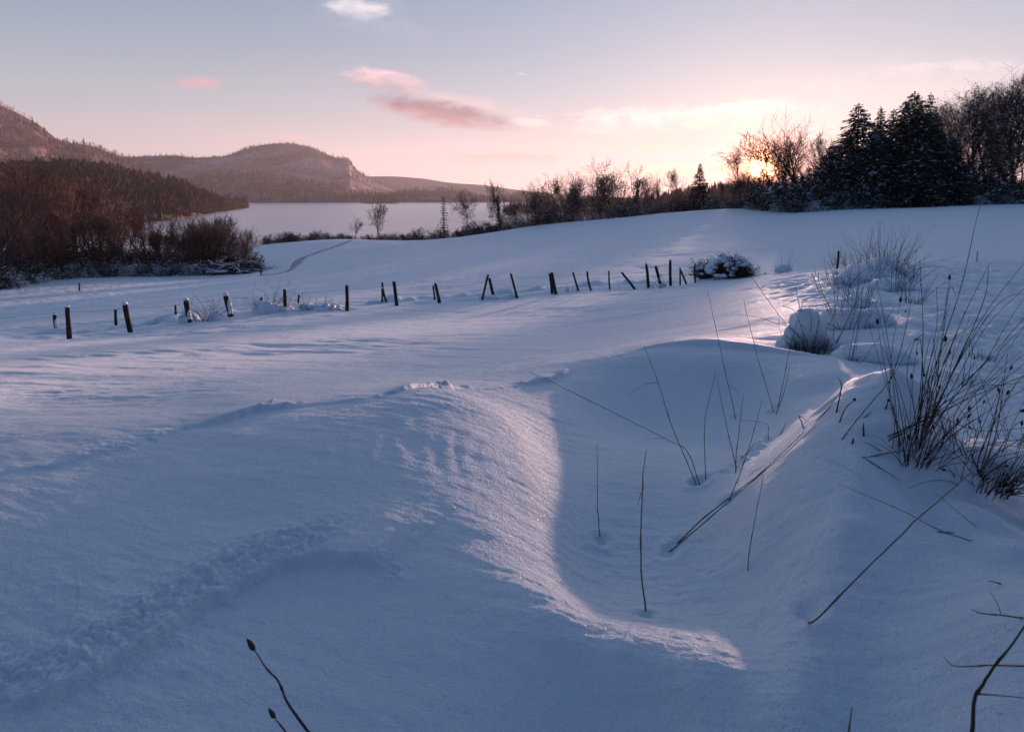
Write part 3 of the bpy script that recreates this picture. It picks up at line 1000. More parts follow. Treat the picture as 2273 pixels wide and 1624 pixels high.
used = set()
FAR_CON = [far_conifer_proto(500 + k, 15.0, 2.6 + 0.35 * k) for k in range(3)]
for k, u in enumerate([812, 822, 830, 838, 843, 846, 851, 857, 862, 866, 871, 877, 882]):
    p = at(u, 450, 1095 + rng.uniform(-12, 12))
    hgt = 9 + 9 * (0.4 + 0.6 * math.exp(-((u - 850) / 18) ** 2)) * rng.uniform(0.55, 1.1)
    place(FAR_CON[k % 3], used, (p[0], p[1], LAKE_Z + 1.0), hgt / 15, rng.uniform(0, 6), "small dark conifer on the low wooded islet in the lake", "tree", "conifers on the islet", 1.1)
S = wood_hill.sample(rng, 90, 0.04, 0.85, 0.74, 0.985)
for k, p in enumerate(S[np.argsort(-S[:, 1])]):
    place(FAR_CON[k % 3], used, p - np.array([0, 0, 0.4]), rng.uniform(0.75, 1.2), rng.uniform(0, 6),
          "tall sunlit conifer in the stand on the wooded headland above the lake", "tree", "conifers on the headland", rng.uniform(0.9, 1.3))

# ------------------------------------------------------------------ trees and shrubs
def tubes(segs, sides=4):
    """segs: (n, 8) p0 p1 r0 r1 -> verts, quads."""
    s = np.asarray(segs, float)
    p0, p1, r0, r1 = s[:, 0:3], s[:, 3:6], s[:, 6:7], s[:, 7:8]
    d = p1 - p0
    d /= np.linalg.norm(d, axis=1, keepdims=True) + 1e-9
    ref = np.where(np.abs(d[:, 2:3]) < 0.9, np.array([[0, 0, 1.0]]), np.array([[1.0, 0, 0]]))
    u = np.cross(d, ref)
    u /= np.linalg.norm(u, axis=1, keepdims=True)
    w = np.cross(d, u)
    n = len(s)
    V = np.empty((n, 2 * sides, 3))
    for k in range(sides):
        a = 2 * math.pi * k / sides
        off = u * math.cos(a) + w * math.sin(a)
        V[:, k] = p0 + off * r0
        V[:, sides + k] = p1 + off * r1
    base = (np.arange(n) * 2 * sides)[:, None]
    F = []
    for k in range(sides):
        k2 = (k + 1) % sides
        F.append(np.concatenate([base + k, base + k2, base + sides + k2, base + sides + k], 1))
    return V.reshape(-1, 3), np.concatenate(F)


def tube_mesh(name, segs, sides=4):
    V, F = tubes(segs, sides)
    return mesh_arrays(name, V, [F])


def kites(C, D, N, L, W):
    """Flat leaf-shaped quads: centre C, along D, half-width dir N."""
    C, D, N = np.asarray(C), np.asarray(D), np.asarray(N)
    L, W = np.asarray(L)[:, None], np.asarray(W)[:, None]
    V = np.stack([C, C + D * L * 0.5 + N * W, C + D * L, C + D * L * 0.5 - N * W], 1)
    b = (np.arange(len(C)) * 4)[:, None]
    return V.reshape(-1, 3), np.concatenate([b, b + 1, b + 2, b + 3], 1)


def unit(v):
    return v / (np.linalg.norm(v) + 1e-9)


def grow_tree(seed, h, spread=0.35, r=0.16, clear=0.25, levels=4, nkids=(9, 6, 5, 3), up=0.35, ang=0.8, wob=0.12, multi=1, lean=0.0, twig=0.016, ratio=(0.5, 0.5, 0.45, 0.5)):
    """Segments by level: (level, p0, p1, r0, r1)."""
    rg = np.random.default_rng(seed)
    out = []

    def branch(p, d, L, rad, lev):
        n = max(2, int(round([9, 5, 4, 3, 2][min(lev, 4)])))
        step = L / n
        nodes = []
        cur, dr = p, d
        for k in range(n):
            r0 = rad * (1 - 0.80 * k / n)
            r1 = rad * (1 - 0.80 * (k + 1) / n)
            dr = unit(dr + rg.normal(0, wob, 3) + np.array([0, 0, up * (0.35 if lev else 0.10)]))
            nx = cur + dr * step
            out.append((lev, *cur, *nx, max(r0, twig), max(r1, twig * 0.7)))
            nodes.append((cur, nx, dr, max(r1, twig), (k + 1) / n))
            cur = nx
        if lev + 1 >= levels:
            return
        m = nkids[lev]
        for q in range(m):
            lo = clear if lev == 0 else 0.2
            t = lo + (1 - lo) * (q + rg.uniform(0.1, 0.9)) / m
            k = min(int(t * n), n - 1)
            a, b, dd, rr, _ = nodes[k]
            f = t * n - k
            pos = a + (b - a) * f
            az = rg.uniform(0, 2 * math.pi)
            perp = unit(np.cross(dd, [math.cos(az), math.sin(az), 0.3 * rg.normal()]))
            an = ang * rg.uniform(0.65, 1.25) * (1.0 if lev else (1.15 - 0.5 * t))
            nd = unit(dd * math.cos(an) + perp * math.sin(an))
            LL = L * ratio[lev] * rg.uniform(0.7, 1.2)
            if lev == 0:
                LL = h * spread * 1.15 * max(0.42, math.sin(math.pi * min(1.0, (t - clear) / (1 - clear) * 0.75 + 0.22))) * rg.uniform(0.75, 1.15)
            branch(pos, nd, LL, max(rr * rg.uniform(0.45, 0.7), twig), lev + 1)

    for s in range(multi):
        d = unit(np.array([lean + (rg.normal(0, 0.22) if multi > 1 else 0), (rg.normal(0, 0.22) if multi > 1 else 0), 1.0]))
        off = np.array([rg.normal(0, 0.25), rg.normal(0, 0.25), -0.3]) if multi > 1 else np.array([0, 0, -0.3])
        branch(off, d, (h * 0.93) * (rg.uniform(0.75, 1.0) if multi > 1 else 1.0), r * (0.75 if multi > 1 else 1), 0)
    arr = np.array(out)
    # bring to the wanted height
    k = h / np.percentile(arr[:, 6], 98.0)
    arr[:, 1:7] *= k
    return arr


BARK = material("dark_bark", (0.040, 0.030, 0.027), 0.9, 0.15, noise=(6.0, (0.075, 0.058, 0.05), 0.2))
TWIG = material("dark_twigs", (0.050, 0.034, 0.030), 0.9, 0.15, noise=(0.6, (0.085, 0.055, 0.046), 0.2))
TWIG_GREY = material("grey_purple_twigs", (0.055, 0.038, 0.040), 0.9, 0.15, noise=(0.35, (0.095, 0.062, 0.060), 0.2))
TWIG_FROST = material("frosted_twigs", (0.17, 0.105, 0.095), 0.9, 0.15, noise=(0.5, (0.30, 0.22, 0.22), 0.15))
TWIG_LIT = material("orange_lit_twigs", (0.15, 0.058, 0.042), 0.9, 0.15, noise=(0.35, (0.10, 0.05, 0.04), 0.2))  # orange sunlight on some crowns, painted as twig colour
TWIG_RED = material("red_brown_twigs", (0.090, 0.042, 0.036), 0.9, 0.15, noise=(0.35, (0.15, 0.075, 0.058), 0.2))
IVY = material("ivy_leaves", (0.020, 0.026, 0.018), 0.7, 0.3, noise=(2.0, (0.035, 0.04, 0.025), 0.2))
NEEDLE = material("spruce_needles", (0.014, 0.020, 0.016), 0.85, 0.2, noise=(1.2, (0.030, 0.036, 0.028), 0.2))
DRYLEAF = material("withered_leaves", (0.085, 0.045, 0.032), 0.9, 0.1, noise=(1.0, (0.05, 0.03, 0.025), 0.2))


def snow_on(segs, rg, prob, wide=1.8, minr=0.0):
    """Snow lying on the upper side of branches that are not too steep."""
    d = segs[:, 3:6] - segs[:, 0:3]
    L = np.linalg.norm(d, axis=1) + 1e-9
    m = (np.abs(d[:, 2]) / L < 0.75) & (rg.random(len(segs)) < prob)
    s = segs[m].copy()
    if not len(s):
        return None
    rr = np.maximum(s[:, 6:8] * wide, minr)
    s[:, 2] += rr[:, 0] * 0.8
    s[:, 5] += rr[:, 1] * 0.8
    s[:, 6:8] = rr
    return s


def bare_tree(name, seed, h, snow=0.10, ivy=0.0, red=None, leaves=0.0, **kw):
    rg = np.random.default_rng(seed + 9000)
    a = grow_tree(seed, h, **kw)
    lev, S = a[:, 0], a[:, 1:]
    root = empty(name, (0, 0, 0))
    link("trunk", tube_mesh("trunk", S[lev <= 1], 6), BARK, root)
    cs = S[lev >= 2]
    link("crown", tube_mesh("crown", cs, 3), red or TWIG, root)
    if snow > 0:
        sn = snow_on(S[lev >= 1], rg, snow, 1.8, 0.018)
        if sn is not None:
            link("snow_cover", tube_mesh("snow_cover", sn, 4), SNOW_FAR, root)
    if ivy > 0:
        t = S[(lev == 0)]
        t = t[t[:, 2] < h * ivy]
        n = 1300
        k = rg.integers(0, len(t), n)
        f = rg.random((n, 1))
        c = t[k, 0:3] * (1 - f) + t[k, 3:6] * f
        az = rg.uniform(0, 6.28, n)
        o = np.stack([np.cos(az), np.sin(az), rg.normal(0, 0.4, n)], -1)
        rad = rg.uniform(0.05, 0.5, n) * (0.6 + 0.8 * perlin(c[:, 2] * 0.8, az, 3))
        c = c + o * rad[:, None]
        D = np.stack([np.cos(az + 0.6), np.sin(az + 0.6), rg.normal(0, 0.7, n)], -1)
        N = np.cross(D, o)
        V, F = kites(c, D, N, rg.uniform(0.2, 0.4, n), rg.uniform(0.08, 0.18, n))
        link("ivy", mesh_arrays("ivy", V, [F], False), IVY, root)
    if leaves > 0:
        n = int(900 * leaves)
        k = rg.integers(0, len(cs), n)
        D = rg.normal(0, 1, (n, 3))
        N = rg.normal(0, 1, (n, 3))
        D /= np.linalg.norm(D, axis=1, keepdims=True)
        N /= np.linalg.norm(N, axis=1, keepdims=True)
        V, F = kites(cs[k, 3:6], D, N, rg.uniform(0.15, 0.4, n), rg.uniform(0.05, 0.14, n))
        link("withered_leaves", mesh_arrays("withered_leaves", V, [F], False), DRYLEAF, root)
    return root


def spruce(name, seed, h, w, snow=0.3, gap=0.32, clear=0.05, dens=1.0, irregular=0.25, tops=1, conic=0.85):
    rg = np.random.default_rng(seed)
    C, D, N, L, W = [], [], [], [], []
    tr, bs = [], []
    for tpk in range(tops):
        ox, oy = (0.0, 0.0) if tops == 1 else (rg.normal(0, w * 0.45), rg.normal(0, w * 0.35))
        hh = h * (1.0 if tpk == 0 else rg.uniform(0.72, 0.97))
        ww = w * (1.0 if tops == 1 else 0.62)
        nseg = 8
        for k in range(nseg):
            r0, r1 = hh * 0.016 * (1 - k / nseg) + 0.02, hh * 0.016 * (1 - (k + 1) / nseg) + 0.02
            tr.append((ox, oy, hh * k / nseg - (0.4 if k == 0 else 0), ox, oy, hh * (k + 1) / nseg, r0, r1))
        z = hh * clear
        while z < hh * 0.985:
            f = z / hh
            prof = ww * ((1 - f) ** conic) * min(1.0, 0.55 + f * 3.0)
            nb = int(rg.integers(5, 8) * (1 if f < 0.85 else 0.7))
            a0 = rg.uniform(0, 6.28)
            for b in range(nb):
                a = a0 + 2 * math.pi * b / nb + rg.normal(0, 0.2)
                bl = max(prof * rg.uniform(1 - irregular * 1.6, 1 + irregular), 0.25)
                out = np.array([math.cos(a), math.sin(a), 0.0])
                sid = np.array([-math.sin(a), math.cos(a), 0.0])
                p = np.array([ox, oy, z])
                droop = rg.uniform(0.10, 0.45) * (1 - 0.5 * f)
                pts_ = [p + out * bl * t + np.array([0, 0, bl * (0.12 * t - droop * t * t + 0.20 * max(0, t - 0.7))]) for t in np.linspace(0, 1, 5)]
                for q in range(4):
                    bs.append((*pts_[q], *pts_[q + 1], 0.03 * (1 - q / 5), 0.03 * (1 - (q + 1) / 5)))
                nt2 = max(4, int(bl * 7 * dens))
                for q in range(nt2):
                    t = rg.uniform(0.12, 1.0)
                    i = min(int(t * 4), 3)
                    c = pts_[i] + (pts_[i + 1] - pts_[i]) * (t * 4 - i)
                    s = rg.choice([-1, 1])
                    dd = unit(out * rg.uniform(0.3, 1.0) + sid * s * rg.uniform(0.2, 1.0) + np.array([0, 0, -rg.uniform(0.0, 0.8)]))
                    C.append(c)
                    D.append(dd)
                    N.append(unit(np.cross(dd, np.array([rg.normal(0, .5), rg.normal(0, .5), 1.0]))))
                    L.append(rg.uniform(0.25, 0.55) * (0.6 + 0.5 * min(bl, 2.0)))
                    W.append(rg.uniform(0.05, 0.12))
            z += gap * rg.uniform(0.7, 1.2) * (1.0 if f < 0.8 else 0.75)
        for q in range(4):
            C.append(np.array([ox, oy, hh * (0.97 + 0.004 * q)]))
            a = rg.uniform(0, 6.28)
            D.append(unit(np.array([math.cos(a) * 0.25, math.sin(a) * 0.25, 1.0])))
            N.append(np.array([-math.sin(a), math.cos(a), 0]))
            L.append(0.45)
            W.append(0.05)
    C, D, N, L, W = map(np.array, (C, D, N, L, W))
    root = empty(name, (0, 0, 0))
    link("trunk", tube_mesh("trunk", tr, 6), BARK, root)
    V, F = kites(C, D, N, L, W)
    V2, F2 = tubes(bs, 3)
    link("crown", mesh_arrays("crown", np.concatenate([V, V2]), [F, F2 + len(V)], False), NEEDLE, root)
    if snow > 0:
        up_ = np.abs(N[:, 2]) < 0.8
        m = (rg.random(len(C)) < snow) & up_ & (perlin(C[:, 0] * 1.3 + C[:, 2], C[:, 1] * 1.3 + C[:, 2] * 0.7, seed) > -0.1)
        Vs, Fs = kites(C[m] + np.array([0, 0, 0.05]), D[m], N[m], L[m] * 0.85, W[m] * 1.15)
        link("snow_cover", mesh_arrays("snow_cover", Vs, [Fs], False), SNOW_FAR, root)
    return root


def shrub(name, seed, h, w, snow=0.25, stems=12, red=False, patches=60, dense=1.0, leaf=0.0):
    rg = np.random.default_rng(seed)
    segs = []
    lvl = []

    def br(p, d, L, r, lev):
        n = 4 if lev == 0 else 3
        cur, dr = p, d
        for k in range(n):
            dr = unit(dr + rg.normal(0, 0.2, 3) + np.array([0, 0, 0.05 if lev else -0.10]))
            nx = cur + dr * L / n
            if nx[2] < 0.02:
                nx[2] = 0.02
            segs.append((*cur, *nx, r * (1 - 0.8 * k / n), r * (1 - 0.8 * (k + 1) / n)))
            lvl.append(lev)
            if lev < 2:
                for q in range(int((3 if lev == 0 else 2) * dense + 0.5)):
                    az = rg.normal(0, 1, 3)
                    nd = unit(dr * 0.8 + unit(az) * 0.9)
                    br(cur + (nx - cur) * rg.random(), nd, L * rg.uniform(0.25, 0.5), r * 0.5, lev + 1)
            cur = nx
    for s in range(stems):
        a = rg.uniform(0, 6.28)
        e = rg.uniform(0.35, 1.4)
        d = np.array([math.cos(a) * math.cos(e) * w / h, math.sin(a) * math.cos(e) * w / h, math.sin(e)])
        p = np.array([math.cos(a) * w * 0.2 * rg.random(), math.sin(a) * w * 0.2 * rg.random(), -0.1])
        br(p, unit(d), h * rg.uniform(0.7, 1.15), 0.02, 0)
    S, lv = np.array(segs), np.array(lvl)
    S[:, 6:8] = np.maximum(S[:, 6:8], 0.005)
    root = empty(name, (0, 0, 0))
    V, F = tubes(S, 3)
    link("twigs", mesh_arrays("twigs", V, [F]), TWIG_RED if red else TWIG, root)
    if leaf > 0:
        n = int(len(S) * leaf)
        k = rg.integers(0, len(S), n)
        D = rg.normal(0, 1, (n, 3))
        D /= np.linalg.norm(D, axis=1, keepdims=True)
        N = rg.normal(0, 1, (n, 3))
        N /= np.linalg.norm(N, axis=1, keepdims=True)
        V, F = kites(S[k, 3:6], D, N, rg.uniform(0.08, 0.2, n), rg.uniform(0.03, 0.07, n))
        link("leaves", mesh_arrays("leaves", V, [F], False), IVY, root)
    s2 = snow_on(S[lv >= 1], rg, snow, 2.2, 0.022)
    Vs, Fs = tubes(s2, 4)
    c = S[rg.integers(0, len(S), patches), 3:6]
    n = len(c)
    a = rg.uniform(0, 6.28, n)
    D = np.stack([np.cos(a), np.sin(a), rg.normal(-0.3, 0.3, n)], -1)
    N = np.stack([-np.sin(a), np.cos(a), rg.normal(0, 0.3, n)], -1)
    V3, F3 = kites(c + [0, 0, 0.03], D, N, rg.uniform(0.12, 0.38, n) * h / 2, rg.uniform(0.05, 0.15, n) * h / 2)
    link("snow_cover", mesh_arrays("snow_cover", np.concatenate([Vs, V3]), [Fs, F3 + len(Vs)], False), SNOW_FAR, root)
    return root


def ground_at(u, depth):
    """Ground point straight below the sight column u (sheet) at a distance ahead."""
    x = ray(u * K, 470 * K)[0] * depth
    return np.array([x, depth, gz(x, depth)])


def tree_h(u, vtop, p):
    """Height of something at p that reaches sheet row vtop."""
    return ray(u * K, vtop * K)[2] * p[1] - p[2]


# prototypes of bare trees (unit sizes are scaled on placing)
T_ROUND = bare_tree("bare_tree", 11, 10, up=0.2, twig=0.022, leaves=0.3, spread=0.62, r=0.20, clear=0.30, nkids=(12, 8, 7, 0), levels=4, ang=0.75)
T_TALL = bare_tree("bare_tree", 12, 12, spread=0.36, r=0.19, clear=0.22, nkids=(16, 9, 8, 0), levels=4, ang=0.65, up=0.35)
T_FAN = bare_tree("bare_tree", 13, 12, snow=0.04, spread=0.66, r=0.26, clear=0.14, nkids=(18, 10, 9, 0), levels=4, ang=0.75, up=0.32)
T_IVY = bare_tree("ivy_clad_tree", 14, 11, twig=0.024, spread=0.66, r=0.26, clear=0.40, nkids=(15, 9, 8, 0), levels=4, ang=0.9, up=0.2, ivy=0.68, leaves=0.9)
T_BALL = bare_tree("bare_tree", 15, 10, snow=0.03, twig=0.022, leaves=0.3, spread=0.58, r=0.17, clear=0.48, nkids=(13, 9, 8, 0), levels=4, ang=0.9, up=0.22)
T_OVAL = bare_tree("bare_tree", 16, 8, snow=0.03, twig=0.02, spread=0.38, r=0.12, clear=0.20, nkids=(16, 8, 6, 0), levels=4, ang=0.85, up=0.4)
T_BUSHY = bare_tree("bare_tree", 17, 9, snow=0.1, twig=0.02, spread=0.6, r=0.18, clear=0.15, nkids=(13, 9, 8, 0), levels=4, ang=0.85, up=0.2, leaves=0.8, multi=2)
T_SLIM = bare_tree("bare_tree", 18, 9, snow=0.05, spread=0.26, r=0.10, clear=0.2, nkids=(13, 6, 5, 0), levels=4, ang=0.55, up=0.4)
T_WOOD = [bare_tree("woodland_tree", 21, 17, snow=0.12, spread=0.30, r=0.24, clear=0.30, nkids=(17, 9, 7, 0), levels=4, ang=0.8, up=0.22),
          bare_tree("woodland_tree", 22, 18, snow=0.08, spread=0.34, r=0.30, clear=0.34, nkids=(17, 9, 7, 0), levels=4, ang=0.85, up=0.25),
          bare_tree("woodland_tree", 23, 16, snow=0.16, spread=0.36, r=0.24, clear=0.22, nkids=(17, 9, 7, 0), levels=4, ang=0.85, up=0.2, leaves=0.3)]
T_RED = [bare_tree("alder_tree", 31, 10, snow=0, red=TWIG_RED, spread=0.40, r=0.17, clear=0.15, nkids=(15, 9, 8, 0), levels=4, ang=0.75, up=0.3, leaves=0.3),
         bare_tree("alder_tree", 32, 11, snow=0, red=TWIG_GREY, spread=0.44, r=0.20, clear=0.2, nkids=(15, 9, 7, 0), levels=4, ang=0.8, up=0.3),
         bare_tree("alder_tree", 33, 8, snow=0, red=TWIG_RED, spread=0.34, r=0.12, clear=0.05, nkids=(10, 8, 7, 0), levels=4, ang=0.6, up=0.4, multi=4),
         bare_tree("alder_tree", 34, 10, snow=0.05, red=TWIG_FROST, spread=0.42, r=0.16, clear=0.15, nkids=(13, 8, 7, 0), levels=4, ang=0.85, up=0.15),
         bare_tree("alder_tree", 35, 10, snow=0, red=TWIG_LIT, spread=0.40, r=0.15, clear=0.12, nkids=(14, 8, 7, 0), levels=4, ang=0.7, up=0.3, leaves=0.3),
         bare_tree("alder_tree", 36, 8, snow=0, red=TWIG_GREY, spread=0.42, r=0.12, clear=0.08, nkids=(11, 8, 7, 0), levels=4, ang=0.7, up=0.3, multi=3)]
C_HEDGE = spruce("spruce_tree", 41, 8, 2.1, 0.08, 0.22, 0.05, 1.5)
C_THIN = spruce("spruce_tree", 42, 8, 1.3, 0.22, 0.42, 0.10, 0.8, 0.35)
C_DENSE = [spruce("fir_tree", 43, 16, 5.4, 0.20, 0.27, 0.03, 1.8, 0.35, 4, 0.60), spruce("fir_tree", 44, 16, 4.8, 0.26, 0.27, 0.03, 1.8, 0.35, 3, 0.62), spruce("fir_tree", 45, 16, 3.2, 0.10, 0.26, 0.03, 1.7, 0.25, 1, 0.75)]
SHR = [shrub("shrub", 51, 2.0, 1.6, 0.05, 16, patches=10, dense=1.4), shrub("shrub", 52, 2.2, 1.8, 0.16, 16, patches=60, dense=1.4, leaf=0.6), shrub("shrub", 53, 1.8, 1.9, 0.06, 16, patches=10, dense=1.4, leaf=0.8)]
SHR_SNOW = shrub("shrub", 56, 1.6, 1.7, 0.55, 14, patches=230, dense=1.2)
SHR_RED = [shrub("shrub", 54, 2.0, 1.5, 0.03, 16, red=True, patches=4, dense=1.3), shrub("shrub", 55, 1.7, 1.7, 0.18, 14, red=True, patches=40)]
used = set()
rng = np.random.default_rng(77)


def hedge_depth(u):
    return float(np.interp(u, [560, 750, 900, 1100, 1300, 1450, 1600, 1640, 1750, 1880, 2000, 2270], [136, 141, 139, 134, 127, 117, 107, 100, 80, 82, 86, 87]))


def tree_at(proto, ph, u, vtop, back, label, sxy=1.0, group=None, cat="tree"):
    p = ground_at(u, hedge_depth(u) + back)
    h = tree_h(u, vtop, p)
    return place(proto, used, p, h / ph, rng.uniform(0, 6.28), label, cat, group, sxy)


tree_at(T_ROUND, 10, 787, 484, 2, "small round bare tree by the lakeshore, next to a tall slender one", 0.9)
tree_at(T_OVAL, 8, 838, 453, 2, "slender oval bare tree standing alone against the pale lake")
tree_at(C_THIN, 8, 985, 434, 2, "sparse snowy spruce rising from the hedge against the lake")
tree_at(T_BALL, 10, 1037, 430, 2, "thin tree with a small bushy top beside the sparse spruce in the hedge", 0.7)
tree_at(T_IVY, 11, 1107, 422, 2, "dark ivy-clad trunk under a tall slender bare top in the hedge", 0.6)
tree_at(T_SLIM, 9, 1109, 402, 3, "tall slender bare tree rising behind the narrow ivy-clad trunk", 1.3)
tree_at(T_BUSHY, 9, 1192, 416, 3, "bushy twiggy tree at the right end of the lake view", 0.9)
tree_at(T_BALL, 10, 1238, 391, 4, "bare tree with a round fan of branches on a thin trunk", 1.0)
tree_at(T_BUSHY, 9, 1284, 393, 4, "bushy tree close beside the largest ivy-clad tree of the hedge", 0.8)
tree_at(T_IVY, 11, 1335, 364, 4, "largest ivy-clad tree of the hedge, with a broad rusty crown", 0.95)
tree_at(T_IVY, 11, 1408, 376, 4, "ivy-clad trunk carrying a round bare crown, standing clear of its neighbours", 0.95)
tree_at(T_SLIM, 9, 1460, 393, 6, "very thin bare tree between the round-crowned ivy tree and the hedge spruce", 0.8)
tree_at(T_OVAL, 8, 1511, 377, 5, "oval bare tree just beside the dark hedge spruce", 0.8)
tree_at(C_HEDGE, 8, 1552, 363, 3, "dark pointed spruce standing alone in the hedge near the setting sun", 1.15)
tree_at(T_SLIM, 9, 1377, 412, 6, "small bare sapling in the hedge between the two ivy-clad trees", 1.2)
tree_at(T_SLIM, 9, 1350, 405, 7, "thin bare sapling half hidden by the largest ivy-clad tree", 1.2)
tree_at(T_OVAL, 8, 1435, 415, 8, "low bare tree in the hedge behind the very thin one", 1.1)
tree_at(T_SLIM, 9, 1602, 402, 8, "low slim bare tree beside the spruce on its sunward side", 1.4)
tree_at(T_BALL, 10, 1634, 388, 5, "small umbrella-shaped bare tree just beside the sun's glow", 0.9)
tree_at(T_SLIM, 9, 1660, 380, 6, "slim bare tree right in front of the sun's glow", 1.2)
tree_at(T_BALL, 10, 1697, 303, 6, "tall bare tree directly in front of the setting sun", 1.1)
tree_at(T_FAN, 12, 1776, 276, 6, "broad fan-shaped bare tree, the tallest beside the sun", 1.1)
tree_at(T_TALL, 12, 1829, 303, 8, "tall narrow bare tree between the fan-shaped tree and the firs", 1.1)
tree_at(T_TALL, 12, 1868, 318, 8, "narrow bare tree pressed against the edge of the fir clump", 1.0)
tree_at(T_SLIM, 9, 1745, 350, 9, "slim bare tree behind the broad fan-shaped one", 1.5)
tree_at(T_SLIM, 9, 1805, 345, 10, "slim bare tree standing behind the tall narrow ones", 1.5)
tree_at(T_TALL, 12, 1646, 330, 9, "bare tree on the open side of the setting sun, half lost in its glow", 0.9)
tree_at(T_FAN, 12, 1746, 312, 12, "bare tree between the setting sun and the broad fan-shaped tree", 0.8)
tree_at(T_ROUND, 10, 1846, 340, 4, "low rounded bare tree at the foot of the tall narrow ones by the firs", 1.0)
tree_at(C_DENSE[1], 16, 1897, 322, 3, "lowest fir at the sunward foot of the dark fir clump", 1.5)
tree_at(C_DENSE[1], 16, 1918, 272, 5, "snow-dusted fir on the sunward shoulder of the dark fir clump", 1.45)
tree_at(C_DENSE[2], 16, 1946, 236, 7, "narrow fir with a spiky tip in the dark fir clump", 1.1)
tree_at(C_DENSE[0], 16, 1988, 203, 6, "tallest and broadest dark fir of the clump", 1.35)
tree_at(C_DENSE[1], 16, 2022, 214, 8, "dark fir between the tallest fir and the thin spiky one", 1.2)
tree_at(C_DENSE[2], 16, 2054, 205, 8, "thin fir with a clean spiky tip beside the bare wood", 0.95)
tree_at(C_DENSE[0], 16, 1960, 290, 3, "low dense fir in front of the tallest one", 1.6)
tree_at(C_DENSE[1], 16, 2035, 300, 4, "low dense fir in front of the thin spiky one", 1.5)
W_L = "tall bare tree in the dark wood beyond the fir clump"
for k, (u, vt, bk) in enumerate([(2080, 240, 6), (2092, 262, 9), (2112, 250, 5), (2128, 228, 8), (2140, 215, 6), (2152, 232, 11), (2166, 204, 6), (2180, 215, 9), (2195, 198, 7), (2208, 210, 12),
                                 (2222, 204, 6), (2234, 190, 9), (2248, 172, 4), (2262, 180, 8), (2276, 160, 5), (2296, 170, 8), (2318, 165, 5), (2345, 150, 8), (2370, 170, 5), (2400, 160, 7),
                                 (2070, 300, 3), (2105, 310, 14), (2160, 300, 15), (2210, 280, 16), (2250, 270, 16), (2190, 330, 2), (2235, 320, 2), (2265, 310, 1)]):
    if u == 2276:
        lab, grp = "tallest bare tree of the wood, cut by the edge of the picture", None
    else:
        lab, grp = W_L, "bare trees of the dark wood"
    tree_at(T_WOOD[k % 3], [17, 18, 16][k % 3], u, vt, bk, lab, 1.0, grp)

for k, (u, vt) in enumerate([(1150, 440), (1172, 425), (1205, 430), (1222, 436), (1258, 418), (1268, 405), (1302, 398), (1316, 384), (1352, 392), (1366, 420), (1392, 415), (1424, 408), (1446, 432), (1480, 440), (1526, 436), (1575, 436)]):
    tree_at((T_BUSHY, T_SLIM, T_ROUND, T_TALL)[k % 4], [9, 9, 10, 12][k % 4], u, vt + 6, 5 + rng.uniform(0, 6), "small bare tree filling the hedge behind the larger ones", 0.85, "filler trees of the hedge")
for k, (u, vt) in enumerate([(1648, 392), (1668, 382), (1684, 384), (1712, 384)]):
    tree_at((T_BALL, T_BUSHY, T_ROUND)[k % 3], [10, 9, 10][k % 3], u, vt, 7 + rng.uniform(0, 6), "low bare tree in the thicket right under the setting sun", 1.1, "low trees under the setting sun")

# shrubs along the hedge and at the foot of the wood
for k in range(78):
    u = 585 + k * 13.6 + rng.uniform(-5, 5)
    hh = np.interp(u, [560, 700, 760, 880, 1000, 1200, 1500, 1640], [1.6, 1.8, 1.0, 2.1, 2.5, 2.7, 2.3, 1.5]) * rng.uniform(0.7, 1.2)
    p = ground_at(u, hedge_depth(u) + rng.uniform(0.5, 4.0))
    pr = SHR_RED[k % 2] if rng.random() < 0.4 else SHR[k % 3]
    place(pr, used, p, hh / 2.0, rng.uniform(0, 6.28), "low twiggy snow-dusted shrub in the hedge between the snowfield and the lake", "shrub", "hedge shrubs", rng.uniform(0.9, 1.3))
for k in range(56):
    u = 1630 + k * 11.8 + rng.uniform(-6, 6)
    row = k % 3
    hh = (1.5, 2.6, 4.2)[row] * rng.uniform(0.8, 1.3) * float(np.interp(u, [1630, 1680, 1760], [0.5, 0.6, 1.0]))
    p = ground_at(u, hedge_depth(u) + (0.3, 2.2, 4.5)[row] + rng.uniform(-0.4, 0.6))
    place((SHR_SNOW if k % 2 else SHR[1]) if row == 0 else SHR[k % 2], used, p, hh / 2.0, rng.uniform(0, 6.28), "snow-laden bramble shrub at the foot of the dark wood", "shrub", "shrubs at the foot of the wood", rng.uniform(0.9, 1.3))

# red-brown wood beside the meadow
A_L = "bare red-brown tree in the dense damp wood beside the meadow"
cells = []
for row, (dep, n) in enumerate([(0, 20), (7, 18), (15, 17), (25, 16), (40, 14)]):
    for k in range(n):
        u = -60 + 610 * (k + rng.uniform(0.1, 0.9)) / n
        cells.append((u, row, dep))
for u, row, dep in cells:
    d0 = float(np.interp(u, [-60, 0, 100, 250, 560], [57, 61, 71, 78, 84])) + dep * (0.9 if u < 420 else 0.5)
    vt = float(np.interp(u, [-60, 60, 200, 270, 320, 360, 430, 490, 540, 570], [385, 385, 435, 455, 480, 500, 500, 482, 512, 535])) + rng.uniform(-16, 34) - (row * 3 if u < 280 else 0)
    if u > 520 and row > 2:
        continue
    p = ground_at(u, d0)
    h = max(3.0, tree_h(u, vt, p) * rng.uniform(0.85, 1.03))
    k = rng.choice([0, 0, 1, 1, 2, 3, 4, 4]) if u < 380 else rng.choice([2, 5, 5, 1])
    place(T_RED[k], used, p, h / [10, 11, 8, 10, 10, 8][k], rng.uniform(0, 6.28), A_L, "tree", "trees of the red-brown wood", rng.uniform(0.75, 1.15))
